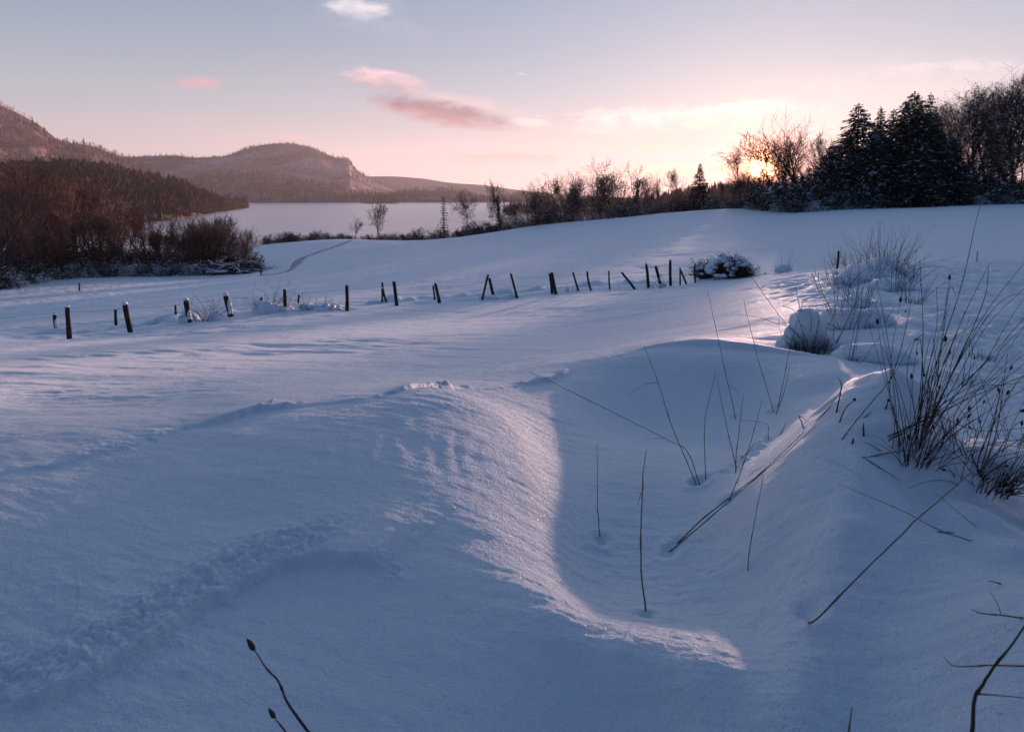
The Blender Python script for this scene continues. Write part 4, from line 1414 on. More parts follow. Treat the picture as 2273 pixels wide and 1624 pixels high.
for k in range(58):
    u = -40 + 615 * (k + rng.random()) / 58
    d0 = float(np.interp(u, [-60, 0, 100, 250, 560], [56, 59.5, 69.5, 76, 80])) + rng.uniform(-0.8, 1.6)
    p = ground_at(u, d0)
    place(SHR_SNOW if k % 3 else SHR[1], used, p, rng.uniform(0.8, 2.0) / 2, rng.uniform(0, 6.28), "snow-covered low bush along the edge of the red-brown wood", "bush", "bushes along the red-brown wood", rng.uniform(1.1, 1.7))
for k in range(44):
    u = -40 + 600 * (k + rng.random()) / 44
    d0 = float(np.interp(u, [-60, 0, 100, 250, 560], [58, 62, 72, 79, 83])) + rng.uniform(1, 12) * (1.0 if u < 420 else 0.3)
    place((SHR[0], SHR[2], SHR_RED[0])[k % 3], used, ground_at(u, d0), rng.uniform(1.6, 3.2) / 2, rng.uniform(0, 6.28), "dark twiggy undergrowth shrub among the trunks of the red-brown wood", "shrub", "undergrowth in the red-brown wood", rng.uniform(1.0, 1.4))

# fallen tree with snow on its boughs
p = ground_at(500, 77.0)
ft = empty("fallen_tree", p, "dark fallen tree with snow along its boughs at the edge of the red-brown wood", "tree")
rg = np.random.default_rng(66)
sg = []
for k in range(9):
    q = np.array([rg.uniform(-2.5, 2.5), rg.normal(0, 0.3), 0.1])
    d = unit(np.array([rg.choice([-1, 1]) * rg.uniform(0.6, 1.0), rg.normal(0, 0.2), rg.uniform(0.15, 0.7)]))
    L = rg.uniform(1.8, 3.8)
    for j in range(6):
        nx = q + d * L / 6
        sg.append((*q, *nx, 0.12 * (1 - j / 7), 0.12 * (1 - (j + 1) / 7)))
        if j > 1:
            sg.append((*q, *(q + unit(d + rg.normal(0, 0.6, 3)) * L * 0.25), 0.04, 0.02))
        q = nx
        d = unit(d + np.array([0, 0, -0.12]) + rg.normal(0, 0.1, 3))
sg += [(-2.6, 0, 0.15, 0, 0.1, 0.25, 0.24, 0.22), (0, 0.1, 0.25, 2.8, 0, 0.2, 0.22, 0.15)]
sg = np.array(sg)
link("boughs", tube_mesh("boughs", sg, 6), BARK, ft)
link("snow_cover", tube_mesh("snow_cover", snow_on(sg, rg, 0.75, 0.9, 0.03), 5), SNOW_FAR, ft)

# ------------------------------------------------------------------ field fence
WOOD = material("weathered_wood", (0.022, 0.017, 0.016), 0.9, 0.1, noise=(14.0, (0.055, 0.042, 0.037), 0.2), bump=[(40.0, 0.01)])
WIRE = material("rusty_wire", (0.06, 0.045, 0.04), 0.6, 0.4)
STRAW = material("dry_stalk", (0.075, 0.055, 0.042), 0.75, 0.25, noise=(14.0, (0.19, 0.14, 0.095), 0.2))
STRAW_DARK = material("dark_dead_stalk", (0.030, 0.022, 0.020), 0.8, 0.2, noise=(12.0, (0.055, 0.04, 0.032), 0.2))
QS = 2273.0 / 2500.0


def s1(x, y):
    return (x / 2.461 * QS, (200 + y / 2.461) * QS)


def s2(x, y):
    return ((800 + x / 3.383) * QS, (380 + y / 3.383) * QS)


def s3(x, y):
    return ((1400 + x / 2.066) * QS, (180 + y / 2.066) * QS)


def s4(x, y):
    return ((1800 + x / 2.32) * QS, (560 + y / 2.32) * QS)


def s5(x, y):
    return ((1250 + x / 1.91) * QS, (650 + y / 1.91) * QS)


def s6(x, y):
    return (x / 1.748 * QS, (860 + y / 1.748) * QS)


def s7(x, y):
    return ((1700 + x / 2.3675) * QS, (1100 + y / 2.3675) * QS)


def lump(name, rg, size, sub=3, rough=0.18, flat=0.25, parent=None, mat=None, freq=2.0):
    """An irregular rounded cap of snow; size = half extents, base flattened."""
    import bmesh
    bm = bmesh.new()
    bmesh.ops.create_icosphere(bm, subdivisions=sub, radius=1.0)
    o = rg.uniform(-50, 50, 3)
    for v in bm.verts:
        c = v.co
        n = perlin(np.array([c.x * freq + o[0] + c.z]), np.array([c.y * freq + o[1] - c.z * 0.7]), 7)[0] + 0.5 * perlin(np.array([c.x * freq * 2.3 + o[2]]), np.array([c.y * freq * 2.3 + c.z * freq]), 9)[0]
        k = 1 + rough * n
        c.x, c.y, c.z = c.x * k * size[0], c.y * k * size[1], (c.z if c.z > -flat else -flat + (c.z + flat) * 0.25) * k * size[2]
    me = bpy.data.meshes.new(name)
    bm.to_mesh(me)
    bm.free()
    me.polygons.foreach_set("use_smooth", np.ones(len(me.polygons), bool))
    return link(name, me, mat or SNOW_FAR, parent)


def rod(name, pts_, rads, sides=7, mat=None, parent=None, ragged=None, caps=True):
    """One continuous tapered rod along a polyline (origin at its first point)."""
    P = np.array(pts_, float)
    o = P[0].copy()
    P = P - o
    n = len(P)
    rads = np.broadcast_to(np.asarray(rads, float), (n,))
    T = np.gradient(P, axis=0)
    T /= np.linalg.norm(T, axis=1, keepdims=True) + 1e-9
    ref = np.array([0, 1.0, 0]) if abs(T[:, 1]).mean() < 0.8 else np.array([1.0, 0, 0])
    V, F = [], []
    for k in range(n):
        u = unit(np.cross(T[k], ref))
        w = np.cross(T[k], u)
        for q in range(sides):
            a = 2 * math.pi * q / sides
            rr = rads[k] * (1 if ragged is None else 1 + ragged * perlin(np.array([math.cos(a) * 1.3 + o[0]]), np.array([k * 0.5 + math.sin(a) * 1.3]), 5)[0])
            V.append(P[k] + (u * math.cos(a) + w * math.sin(a)) * rr)
    for k in range(n - 1):
        for q in range(sides):
            q2 = (q + 1) % sides
            F.append((k * sides + q, k * sides + q2, (k + 1) * sides + q2, (k + 1) * sides + q))
    me = bpy.data.meshes.new(name)
    faces = [list(f) for f in F]
    if caps:
        faces.append(list(range((n - 1) * sides, n * sides)))
        faces.append(list(range(sides))[::-1])
    me.from_pydata([tuple(v) for v in V], [], faces)
    me.polygons.foreach_set("use_smooth", np.array([len(f) == 4 for f in faces]))
    ob = link(name, me, mat, parent)
    ob.location = tuple(o)
    return ob


G_POST = "wooden posts of the field fence"
POSTS = [  # top, foot, width (sheet px), snow, label
    (s1(330, 1395), s1(337, 1478), 7.5, 2, "short post with a cone of snow drifted against it, outermost in the fence"),
    (s1(405, 1350), s1(418, 1540), 9.5, 0, "tall dark post standing in front of the short snow-drifted one"),
    (s1(695, 1365), s1(698, 1462), 6.0, 0, "thin upright post standing just behind a thick leaning one in the fence"),
    (s1(757, 1330), s1(785, 1500), 11.0, 1, "thick dark post leaning outward beside a thin upright one"),
    (s1(1053, 1338), s1(1056, 1392), 4.5, 0, "small thin stake next to the thick snow-plastered post"),
    (s1(1112, 1310), s1(1138, 1440), 11.0, 2, "thick post plastered with snow in front of a bramble clump"),
    (s1(1355, 1280), s1(1388, 1405), 12.0, 2, "thick snowy post leaning steeply outward on the far side of the bramble clump"),
    (s1(1571, 1290), s1(1573, 1342), 5.0, 0, "short thin stake on the outer side of the twiggy snow heap"),
    (s1(1706, 1245), s1(1715, 1368), 8.0, 0, "dark upright post rising from the twiggy snow heap"),
    (s1(1797, 1275), s1(1792, 1330), 4.5, 0, "short thin stake on the inner side of the twiggy snow heap"),
    (s2(152, 1070), s2(161, 1276), 8.0, 0, "straight upright post standing alone on the snow crest"),
    (s2(450, 1040), s2(490, 1206), 4.8, 0, "bent thin post crossing a short upright stake"),
    (s2(450, 1090), s2(448, 1212), 4.3, 0, "short upright stake crossed by a bent thin post"),
    (s2(546, 1035), s2(570, 1232), 7.6, 0, "thick slightly leaning post next to a crossed pair of thin stakes"),
    (s2(870, 1070), s2(884, 1188), 4.2, 0, "thin post half hidden behind a thicker one leaning the same way"),
    (s2(888, 1050), s2(922, 1212), 7.0, 0, "thicker post of a close leaning pair at the middle of the fence"),
    (s2(1326, 980), s2(1278, 1192), 4.8, 0, "thin brace pole leaning against a short post like an upturned V"),
    (s2(1335, 1010), s2(1370, 1156), 6.5, 0, "short post propped by a thin brace pole on a snow hump"),
    (s2(1512, 972), s2(1564, 1172), 5.6, 0, "long single post leaning back beside the snow hump"),
    (s2(1832, 968), s2(1852, 1132), 6.2, 0, "rear post of the touching thick pair"),
    (s2(1850, 960), s2(1886, 1140), 7.0, 0, "front post of the touching thick pair"),
    (s2(2028, 962), s2(2070, 1113), 4.6, 0, "single leaning thin post next to the touching thick pair"),
    (s3(70, 995), s3(93, 1091), 4.6, 0, "kinked thin post with a side stub, before the strongly tilted one"),
    (s3(178, 992), s3(184, 1084), 3.8, 0, "thin straight stake just before the strongly tilted post"),
    (s3(243, 1000), s3(308, 1084), 5.4, 0, "most strongly tilted post of the fence"),
    (s3(370, 960), s3(377, 1077), 6.2, 1, "thick upright post next to the strongly tilted one"),
    (s3(413, 968), s3(441, 1075), 6.4, 2, "leaning post with snow stuck to its side"),
    (s3(488, 938), s3(490, 1067), 6.0, 0, "tallest straight post of the fence"),
    (s3(540, 978), s3(538, 1066), 3.6, 0, "thin upright stake behind a small leaning brace"),
    (s3(541, 990), s3(571, 1059), 4.4, 0, "small leaning brace crossing a thin upright stake"),
    (s3(610, 963), s3(615, 1055), 3.8, 0, "last thin post of the fence, touching the snow-covered bushes"),
]
post_pts = []
rgp = np.random.default_rng(5)
for k, (tp, ft, w, sn, lab) in enumerate(POSTS):
    p = hits([ft])[0]
    t = at(tp[0], tp[1], p[1])
    ax = t - p
    lean_y = rgp.normal(0, 0.06)
    t = t + np.array([0, lean_y * np.linalg.norm(ax), 0])
    rad = w * K / FPX * p[1] * 0.5
    foot = p - (t - p) * 0.25
    P = [foot + (t - foot) * f for f in np.linspace(0, 1, 7)]
    bend = rgp.normal(0, 0.012, 3) * np.linalg.norm(ax)
    if k in (11, 22):
        bend = np.array([-0.05, 0, 0])
    P = [q + bend * math.sin(math.pi * f) for q, f in zip(P, np.linspace(0, 1, 7))]
    o = rod("fence_post", P, rad * np.linspace(1.08, 0.92, 7), 9, WOOD, None, 0.22)
    tag(o, lab, "post", G_POST)
    post_pts.append((p, t))
    h = np.linalg.norm(ax)
    c = lump("snow_cap", rgp, (rad * 1.05, rad * 1.05, rad * (0.5 if sn < 1 else 1.0)), 2, 0.2, 0.3, o)
    c.location = tuple(P[-1] - P[0] + np.array([0, 0, rad * 0.15]))
    if sn == 2:
        for q in range(2 if k != 0 else 3):
            f = rgp.uniform(0.35, 0.8)
            c = lump("snow_patch", rgp, (rad * 0.75, rad * 0.9, rad * rgp.uniform(1.5, 2.6)), 2, 0.3, 1.0, o)
            c.location = tuple(foot + (t - foot) * f - P[0] + np.array([rad * 0.55, -rad * 0.25, 0]))

# two strands of wire from post to post
order = [1, 3, 5, 6, 8, 10, 13, 15, 17, 18, 20, 21, 22, 23, 25, 27, 30]
for frac, lab in ((0.86, "upper strand of thin wire strung along the leaning fence posts"), (0.48, "lower strand of thin wire strung along the leaning fence posts")):
    wp = []
    a0, b0 = post_pts[order[0]]
    wp.append(a0 + (b0 - a0) * frac + np.array([-7.0, -1.5, -0.25]))
    for i, k in enumerate(order):
        a, b = post_pts[k]
        q = a + (b - a) * frac
        prev = wp[-1]
        for f in (0.25, 0.5, 0.75):
            m = prev + (q - prev) * f
            m[2] -= 0.10 * math.sin(math.pi * f) * min(1.0, np.linalg.norm(q - prev) / 3)
            wp.append(m)
        wp.append(q)
    o = rod("fence_wire", wp, 0.003, 4, WIRE, None, None, False)
    tag(o, lab, "wire", "wires of the field fence")

# posts that stand apart
for tp, ft, w, lab in [(s3(1338, 892), s3(1331, 982), 4.6, "lone dark post on the crest among the grass tufts"), (s3(2037, 895), s3(2035, 947), 1.8, "thin pale marker stake at the far edge of the trodden lane"),
                       (s1(475, 1205), s1(477, 1252), 3.2, "small stake on the meadow before the red-brown wood"), (s1(1568, 1115), s1(1568, 1158), 3.0, "small stake at the tip of the red-brown wood by the footpath")]:
    p = hits([ft])[0]
    t = at(tp[0], tp[1], p[1])
    rad = w * K / FPX * p[1] * 0.5
    o = rod("stake", [p - (t - p) * 0.2, p, (p + t) / 2, t], rad * np.array([1.05, 1.0, 1.0, 0.9]), 7, WOOD, None, 0.2)
    tag(o, lab, "stake")

# brambles in the fence line
used_b = set()


def thicket(name, seed, h, w, n, snow_n, leaf=0):
    """Arching bare stems over small heaps of snow."""
    rg = np.random.default_rng(seed)
    root = empty(name, (0, 0, 0))
    segs = []
    for k in range(n):
        a = rg.uniform(0, 6.28)
        p = np.array([math.cos(a) * w * rg.uniform(0, 0.8), math.sin(a) * 0.35 * w * rg.uniform(0, 0.8), -0.03])
        L = h * rg.uniform(0.6, 1.5)
        d = unit(np.array([math.cos(a) * rg.uniform(0.1, 1.1), math.sin(a) * rg.uniform(0.1, 0.8), rg.uniform(0.6, 1.6)]))
        r = rg.uniform(0.003, 0.007)
        m = 8
        for q in range(m):
            nx = p + d * L / m
            segs.append((*p, *nx, r * (1 - 0.7 * q / m), r * (1 - 0.7 * (q + 1) / m)))
            if rg.random() < 0.5:
                dd = unit(d + rg.normal(0, 0.7, 3))
                e = p + dd * L * rg.uniform(0.08, 0.3)
                segs.append((*p, *e, r * 0.5, r * 0.3))
            p = nx
            d = unit(d + np.array([0, 0, -0.16]) + rg.normal(0, 0.14, 3))
    link("twigs", tube_mesh("twigs", segs, 4), TWIG, root)
    for q in range(snow_n):
        c = lump("snow_heap", rg, (w * rg.uniform(0.2, 0.5), w * rg.uniform(0.2, 0.4), h * rg.uniform(0.16, 0.42)), 3, 0.35, 0.2, root, SNOW_FAR, 1.6)
        c.location = (rg.uniform(-0.8, 0.8) * w, rg.uniform(-0.25, 0.25) * w, 0.0)
    return root


for k, (u, v, h, w, n, sn, lab) in enumerate([
        (s1(1230, 1425)[0], s1(1230, 1432)[1], 0.75, 0.75, 40, 5, "arching bramble clump between two thick snowy posts"),
        (s1(900, 1455)[0], s1(900, 1462)[1], 0.32, 0.6, 14, 4, "low snow-covered bramble beside the thick leaning post"),
        (s1(1640, 1350)[0], s1(1640, 1370)[1], 0.85, 0.85, 46, 5, "dense twiggy thicket heaped with snow around the dark upright post"),
        (s1(1870, 1350)[0], s1(1870, 1366)[1], 0.5, 0.7, 26, 5, "low snowy thicket on the inner side of the twiggy snow heap"),
        (s1(1990, 1330)[0], s1(1990, 1366)[1], 0.4, 0.5, 16, 3, "small twig clump at the foot of the lone upright post"),
        (s2(400, 1200)[0], s2(400, 1226)[1], 0.3, 0.5, 9, 4, "snow heap with a few twigs at the crossed pair of stakes"),
        (s2(1400, 1140)[0], s2(1400, 1172)[1], 0.36, 0.75, 5, 4, "smooth snow hump with a few twigs under the propped post"),
        (s2(2010, 1090)[0], s2(2010, 1116)[1], 0.4, 0.35, 9, 1, "small tuft of twigs by the single leaning thin post"),
        (s3(440, 1040)[0], s3(440, 1076)[1], 0.7, 0.35, 9, 1, "spindly twigs tangled round the post with snow on its side")]):
    p = hits([(u, v)])[0]
    t = thicket("bramble", 600 + k, h, w, n, sn)
    t.location = tuple(p)
    tag(t, lab, "bramble", "brambles in the fence line")


def snow_bush(seed, h, w, lumps):
    """A bush bowed under rounded loads of snow, dark stems showing beneath."""
    rg = np.random.default_rng(seed)
    root = empty("snowy_bush", (0, 0, 0))
    segs = []
    tips = []
    for k in range(110):
        a = rg.uniform(0, 6.28)
        e = rg.uniform(0.15, 1.3)
        d = unit(np.array([math.cos(a) * math.cos(e) * w / h, math.sin(a) * math.cos(e) * w / h * 0.8, math.sin(e)]))
        L = h * rg.uniform(0.6, 1.05)
        p = np.array([rg.normal(0, 0.1), rg.normal(0, 0.1), -0.05])
        for q in range(5):
            nx = p + d * L / 5
            segs.append((*p, *nx, 0.012 * (1 - q / 6), 0.012 * (1 - (q + 1) / 6)))
            for s in range(2):
                dd = unit(d + rg.normal(0, 0.8, 3))
                segs.append((*nx, *(nx + dd * rg.uniform(0.08, 0.25)), 0.006, 0.003))
            p = nx
            d = unit(d + rg.normal(0, 0.12, 3) + np.array([0, 0, -0.05]))
        tips.append(p)
    V, F = tubes(segs, 4)
    n = 900
    S_ = np.array(segs)
    k = rg.integers(0, len(S_), n)
    D = rg.normal(0, 1, (n, 3))
    D /= np.linalg.norm(D, axis=1, keepdims=True)
    N = rg.normal(0, 1, (n, 3))
    N /= np.linalg.norm(N, axis=1, keepdims=True)
    V2, F2 = kites(S_[k, 3:6], D, N, rg.uniform(0.05, 0.12, n), rg.uniform(0.01, 0.025, n))
    link("twigs", mesh_arrays("twigs", np.concatenate([V, V2]), [F, F2 + len(V)], False), TWIG, root)
    for q in range(lumps):
        a, e = rg.uniform(0, 6.28), math.asin(rg.uniform(0.12, 0.99))
        d = np.array([math.cos(a) * math.cos(e) * w, math.sin(a) * math.cos(e) * w * 0.8, math.sin(e) * h * 0.92]) * rg.uniform(0.80, 1.0)
        s = rg.uniform(0.09, 0.17) * h
        c = lump("snow_load", rg, (s * 1.25, s * 1.25, s * 0.75), 3, 0.45, 0.35, root, SNOW_FAR, 1.8)
        c.location = tuple(d)
    return root


for seed, (u, v), h, w, n, lab in [(701, s3(668, 1032), 0.75, 0.52, 30, "snow-laden bush with bare twigs sticking out, next to the last fence post"),
                                   (702, s3(790, 1028), 0.95, 0.85, 58, "largest snow-laden bush beyond the end of the fence"),
                                   (703, s3(850, 1024), 0.6, 0.42, 22, "small snowy bush tucked against the largest one")]:
    p = hits([(u, v)])[0]
    b = snow_bush(seed, h, w, n)
    b.location = tuple(p)
    tag(b, lab, "bush")

# ------------------------------------------------------------------ dry stalks standing in the foreground snow
rgs = np.random.default_rng(99)
G_STALK = "single dry stalks in the foreground snow"


def path3(sheet, base_depth=None, drift=0.0, smooth=14):
    """Survey polyline (foot first) lifted to a 3-D curve near the foot's distance; drift leans it towards (-) or away (+)."""
    if base_depth is None:
        p = hits([sheet[0]])[0]
        d0 = p[1]
    else:
        d0 = base_depth
        p = at(*sheet[0], d0)
    n = len(sheet)
    L = [p] + [at(u, v, d0 * (1 + drift * (k + 1) / (n - 1))) for k, (u, v) in enumerate(sheet[1:])]
    L[0] = p
    if len(L) == 2:
        mid = (L[0] + L[1]) / 2
        L = [L[0], mid + rgs.normal(0, 0.004, 3), L[1]]
    P = smooth_poly(L, max(smooth, 3 * len(L)))
    if base_depth is None:
        P = np.concatenate([[P[0] - (P[1] - P[0]) / (np.linalg.norm(P[1] - P[0]) + 1e-9) * 0.05], P])
    return P


def stalk(sheet, label, r=0.0021, depth=None, drift=0.0, leaves=(), head=None, mat=None, name="dry_stalk", group=G_STALK):
    P = path3(sheet, depth, drift, 20)
    n = len(P)
    L_ = np.linalg.norm(P[-1] - P[0])
    wob = np.cumsum(rgs.normal(0, 0.0011 * L_ ** 0.5, (n, 3)), 0)
    P = P + wob - np.linspace(0, 1, n)[:, None] * wob[-1]
    rr_ = r * np.linspace(1.15, 0.38, n)
    rr_[(n * 2) // 5] *= 1.45
    rr_[(n * 7) // 10] *= 1.35
    o = rod(name, P, rr_, 6, mat or STRAW, None, 0.12)
    tag(o, label, "stalk", group)
    d0 = P[1][1]
    # nodes: slight rings where sheaths end
    for lf in leaves:
        LP = smooth_poly([at(u, v, d0 * (1 + drift * 0.5)) for u, v in lf], 10)
        c = rod("leaf", LP, r * 0.55 * np.linspace(1, 0.35, 10), 4, mat or STRAW, o)
        c.location = tuple(np.array(LP[0]) - P[0])
    if head:
        tip, dr = P[-1], unit(P[-1] - P[-3])
        hd = rod("seed_head", [tip - dr * head[0] * 0.15, tip + dr * head[0] * 0.12, tip + dr * head[0] * 0.45, tip + dr * head[0] * 0.8, tip + dr * head[0]],
                 head[1] * np.array([0.45, 1.15, 1.0, 0.5, 0.10]), 8, STRAW_DARK, o, 0.35)
        hd.location = tuple(tip - dr * head[0] * 0.15 - P[0])
    return o


def Z(fn, *xy):
    return [fn(*p) for p in xy]


stalk(Z(s5, (875, 1012), (815, 862), (712, 800), (230, 562), (82, 490)), "long kinked stalk bending far over the hollow to the open snow", leaves=[Z(s5, (712, 800), (660, 800), (610, 806))])
stalk(Z(s5, (860, 1012), (735, 715), (680, 540), (615, 365)), "tall stalk with a drooping leaf rising from the same foot as the kinked one", leaves=[Z(s5, (680, 540), (620, 550), (542, 595))])
stalk(Z(s5, (903, 988), (897, 720), (950, 488)), "upright bowed stalk just beside the foot of the kinked one")
stalk(Z(s5, (1048, 935), (1000, 740), (952, 522)), "thin stalk slanting to meet the tip of the upright bowed one")
stalk(Z(s5, (1043, 715), (975, 400), (910, 110)), "tallest slanting stalk, its tip reaching the fence line", leaves=[Z(s5, (1010, 550), (1050, 580), (1072, 630))])
stalk(Z(s5, (1043, 960), (1045, 860), (1062, 700), (1080, 590)), "nearly vertical stalk with a kink, at the edge of the snow ledge")
stalk(Z(s5, (1010, 1095), (1075, 930), (1130, 760), (1167, 615)), "stalk leaning away and crossing the bundle of fallen stalks")
stalk(Z(s5, (1222, 680), (1150, 440), (1080, 155)), "tall thin stalk slanting towards the largest snow bush")
stalk(Z(s5, (1240, 655), (1290, 400), (1358, 155)), "tall stalk leaning towards the snow-domed tussock")
stalk(Z(s5, (1230, 690), (1270, 580), (1297, 450)), "short feathery stalk beside the one leaning to the snow-domed tussock", r=0.0026)
stalk(Z(s5, (410, 1257), (400, 1130), (397, 822)), "solitary thin straight stalk in the hollow with a tiny side leaf", leaves=[Z(s5, (400, 1150), (392, 1130), (380, 1115))])
stalk(Z(s5, (623, 1605), (604, 1325), (614, 1020), (627, 853)), "solitary thick upright stalk nearest the camera in the hollow", r=0.0028, leaves=[Z(s5, (614, 1030), (598, 1070), (583, 1120))])
stalk(Z(s5, (737, 1328), (1000, 1105), (1420, 738)), "longest fallen stalk lying up the side of the mound", r=0.0026)
stalk(Z(s5, (775, 1285), (880, 1180), (1160, 960), (1360, 770)), "fallen stalk lying just above the longest one, with a split sheath", r=0.0030)
stalk(Z(s5, (1010, 1085), (1172, 962), (1440, 812)), "short fallen stalk sticking out over the mound's edge", r=0.0022, leaves=[Z(s5, (1172, 962), (1196, 975), (1192, 1002))])
stalk(Z(s5, (1100, 1410), (1130, 1200), (1172, 970)), "faint thin stalk hanging down the mound's flank", r=0.0018)
stalk(Z(s5, (1250, 782), (1265, 755), (1280, 725)), "stubby broken stalk on the ledge above the fallen stalks", r=0.0028)
stalk(Z(s5, (1195, 815), (1195, 770), (1190, 735), (1120, 720), (1060, 715)), "thin bent stalk curling over the ledge", r=0.0016)
stalk(Z(s5, (1065, 905), (1100, 860), (1138, 815)), "short slanting stalk half buried at the ledge", r=0.0022)
stalk(Z(s5, (1360, 755), (1350, 720), (1340, 698), (1380, 720)), "hooked broken stalk at the top of the ledge", r=0.0026, mat=STRAW_DARK)
# on the mound
stalk(Z(s4, (470, 1060), (530, 990), (580, 920)), "slanting stalk on the crest edge of the mound", r=0.0022)
stalk(Z(s4, (562, 1033), (590, 900), (573, 833)), "forked stub with two dark tips on the mound's crest", r=0.0030, mat=STRAW_DARK, leaves=[Z(s4, (588, 905), (595, 885), (600, 872))])
stalk(Z(s4, (580, 1088), (610, 1020), (660, 965)), "curved stub with a small bud on the mound's face", r=0.0026, mat=STRAW_DARK, head=(0.012, 0.0055))
stalk(Z(s4, (840, 1010), (850, 990), (855, 970)), "tiny stub near the wind-cut snow ledge", r=0.003, mat=STRAW_DARK, head=(0.012, 0.0055))
stalk(Z(s4, (715, 1165), (718, 1120), (716, 1090)), "short upright stub with a dark cap in the middle of the mound", r=0.0034, mat=STRAW_DARK)
stalk(Z(s4, (588, 1188), (760, 980), (880, 830), (985, 640)), "long thin stalk slanting from the mound's face past the dark tussock", r=0.0019)
stalk(Z(s4, (652, 1208), (658, 1192), (655, 1178)), "tiniest dark nub low on the mound's face", r=0.0034, mat=STRAW_DARK)
stalk(Z(s4, (720, 1060), (745, 1045), (765, 1030)), "small sprig lying on the mound's face", r=0.002)
stalk(Z(s4, (775, 1280), (870, 1262), (1005, 1250)), "stalk lying level from the foot of the dark tussock", r=0.0024)
stalk(Z(s4, (740, 1305), (830, 1360), (928, 1424)), "short straight stalk lying down the mound's outer side", r=0.0022, drift=-0.05)
stalk(Z(s7, (1590, 520), (1400, 452), (1150, 325), (815, 185)), "long thin stalk lying across the mound's shoulder", r=0.0016)
stalk(Z(s7, (1480, 470), (1600, 478), (1620, 440), (1560, 390), (1380, 240)), "looping stalk bent back on itself on the mound's outer flank", r=0.0016)
# nearest plants
stalk(Z(s7, (645, 985), (690, 970), (840, 830), (1100, 575), (1340, 350), (1580, 130)), "long pale stalk slanting up from a melt hole in the near snow", r=0.0024, drift=-0.25, group=None)
stalk(Z(s7, (1590, 1690), (1605, 1440), (1650, 1355), (1770, 1190), (1960, 930)), "thick dark stem rising in an S-bend at the corner of the picture", r=0.0030, depth=0.95, mat=STRAW_DARK, group=None,
      leaves=[Z(s7, (1615, 1402), (1720, 1408), (1930, 1428))])
stalk(Z(s7, (1960, 1243), (1700, 1244), (1500, 1245), (1430, 1190)), "level twig with a limp blurred leaf beside the S-bent stem", r=0.0016, depth=1.05, group=None)
stalk(Z(s7, (1960, 972), (1760, 945), (1645, 936), (1590, 915)), "level twig touching the shoulder of the drift near the picture's edge", r=0.0020, depth=1.45, group=None, leaves=[Z(s7, (1760, 940), (1740, 880), (1690, 800))])
stalk(Z(s7, (1960, 828), (1800, 780), (1690, 748)), "short dark twig pointing in from the picture's edge", r=0.0026, depth=1.6, mat=STRAW_DARK, group=None)
stalk(Z(s7, (870, 1700), (888, 1580), (902, 1475)), "short lone stem poking up at the bottom edge beside the drift's lip", r=0.0022, depth=1.15, group=None)
stalk(Z(s6, (1380, 1700), (1230, 1490), (1190, 1400), (1145, 1350), (1082, 1262)), "wavy stem with a pointed bud, taller of the two at the bottom edge", r=0.0027, depth=1.15, mat=STRAW_DARK, head=(0.025, 0.0046), group=None)
stalk(Z(s6, (1270, 1700), (1225, 1619), (1170, 1552)), "short stem with a pointed bud, lower of the two at the bottom edge", r=0.0025, depth=1.15, mat=STRAW_DARK, head=(0.021, 0.0040), group=None)


# ------------------------------------------------------------------ grass tussocks
def tussock(loc, label, stalks, base=None, dome=None, seed=0, heads=0.0, rough=0.17, name="grass_tussock", group="grass tussocks on the verge"):
    """stalks: list of 3-D polylines; base = (radius, height, blades); dome = list of (offset, half sizes)."""
    rg = np.random.default_rng(seed)
    root = empty(name, loc, label, "grass tussock", group)
    loc = np.array(loc, float)
    if base:
        segs = []
        for k in range(base[2]):
            a, q = rg.uniform(0, 6.28), base[0] * math.sqrt(rg.random())
            p = np.array([math.cos(a) * q, math.sin(a) * q, -0.04])
            d = unit(np.array([math.cos(a) * 0.5 * rg.random() * 1.4, math.sin(a) * 0.5 * rg.random() * 1.4, 1.0]))
            L = base[1] * rg.uniform(0.5, 1.1)
            r = rg.uniform(0.0012, 0.0022)
            for s in range(4):
                nx = p + d * L / 4
                segs.append((*p, *nx, r * (1 - s / 5), r * (1 - (s + 1) / 5)))
                p = nx
                d = unit(d + rg.normal(0, 0.13, 3) + np.array([0, 0, -0.12]))
        link("dead_leaves", tube_mesh("dead_leaves", segs, 3), STRAW_DARK, root)
    for P, r in stalks:
        P = np.asarray(P)
        n = len(P)
        dark = rg.random() < 0.55
        c = rod("stalk", P, r * np.linspace(1.1, 0.45, n), 5, STRAW_DARK if dark else STRAW, root)
        c.location = tuple(P[0] - loc)
        if rg.random() < heads:
            tip, dr = P[-1], unit(P[-1] - P[-2])
            k = rg.uniform(0.6, 1.2)
            hd = rod("seed_head", [tip - dr * 0.004, tip + dr * 0.004 * k, tip + dr * 0.012 * k, tip + dr * 0.020 * k], np.array([0.0016, 0.0048, 0.0042, 0.001]) * k, 7, STRAW_DARK, c, 0.3)
            hd.location = tuple(tip - dr * 0.004 - P[0])
    for off, size in (dome or []):
        c = lump("snow_cap", rg, size, 4, rough, 0.5, root, SNOW, 1.5)
        c.location = tuple(off)
    return root


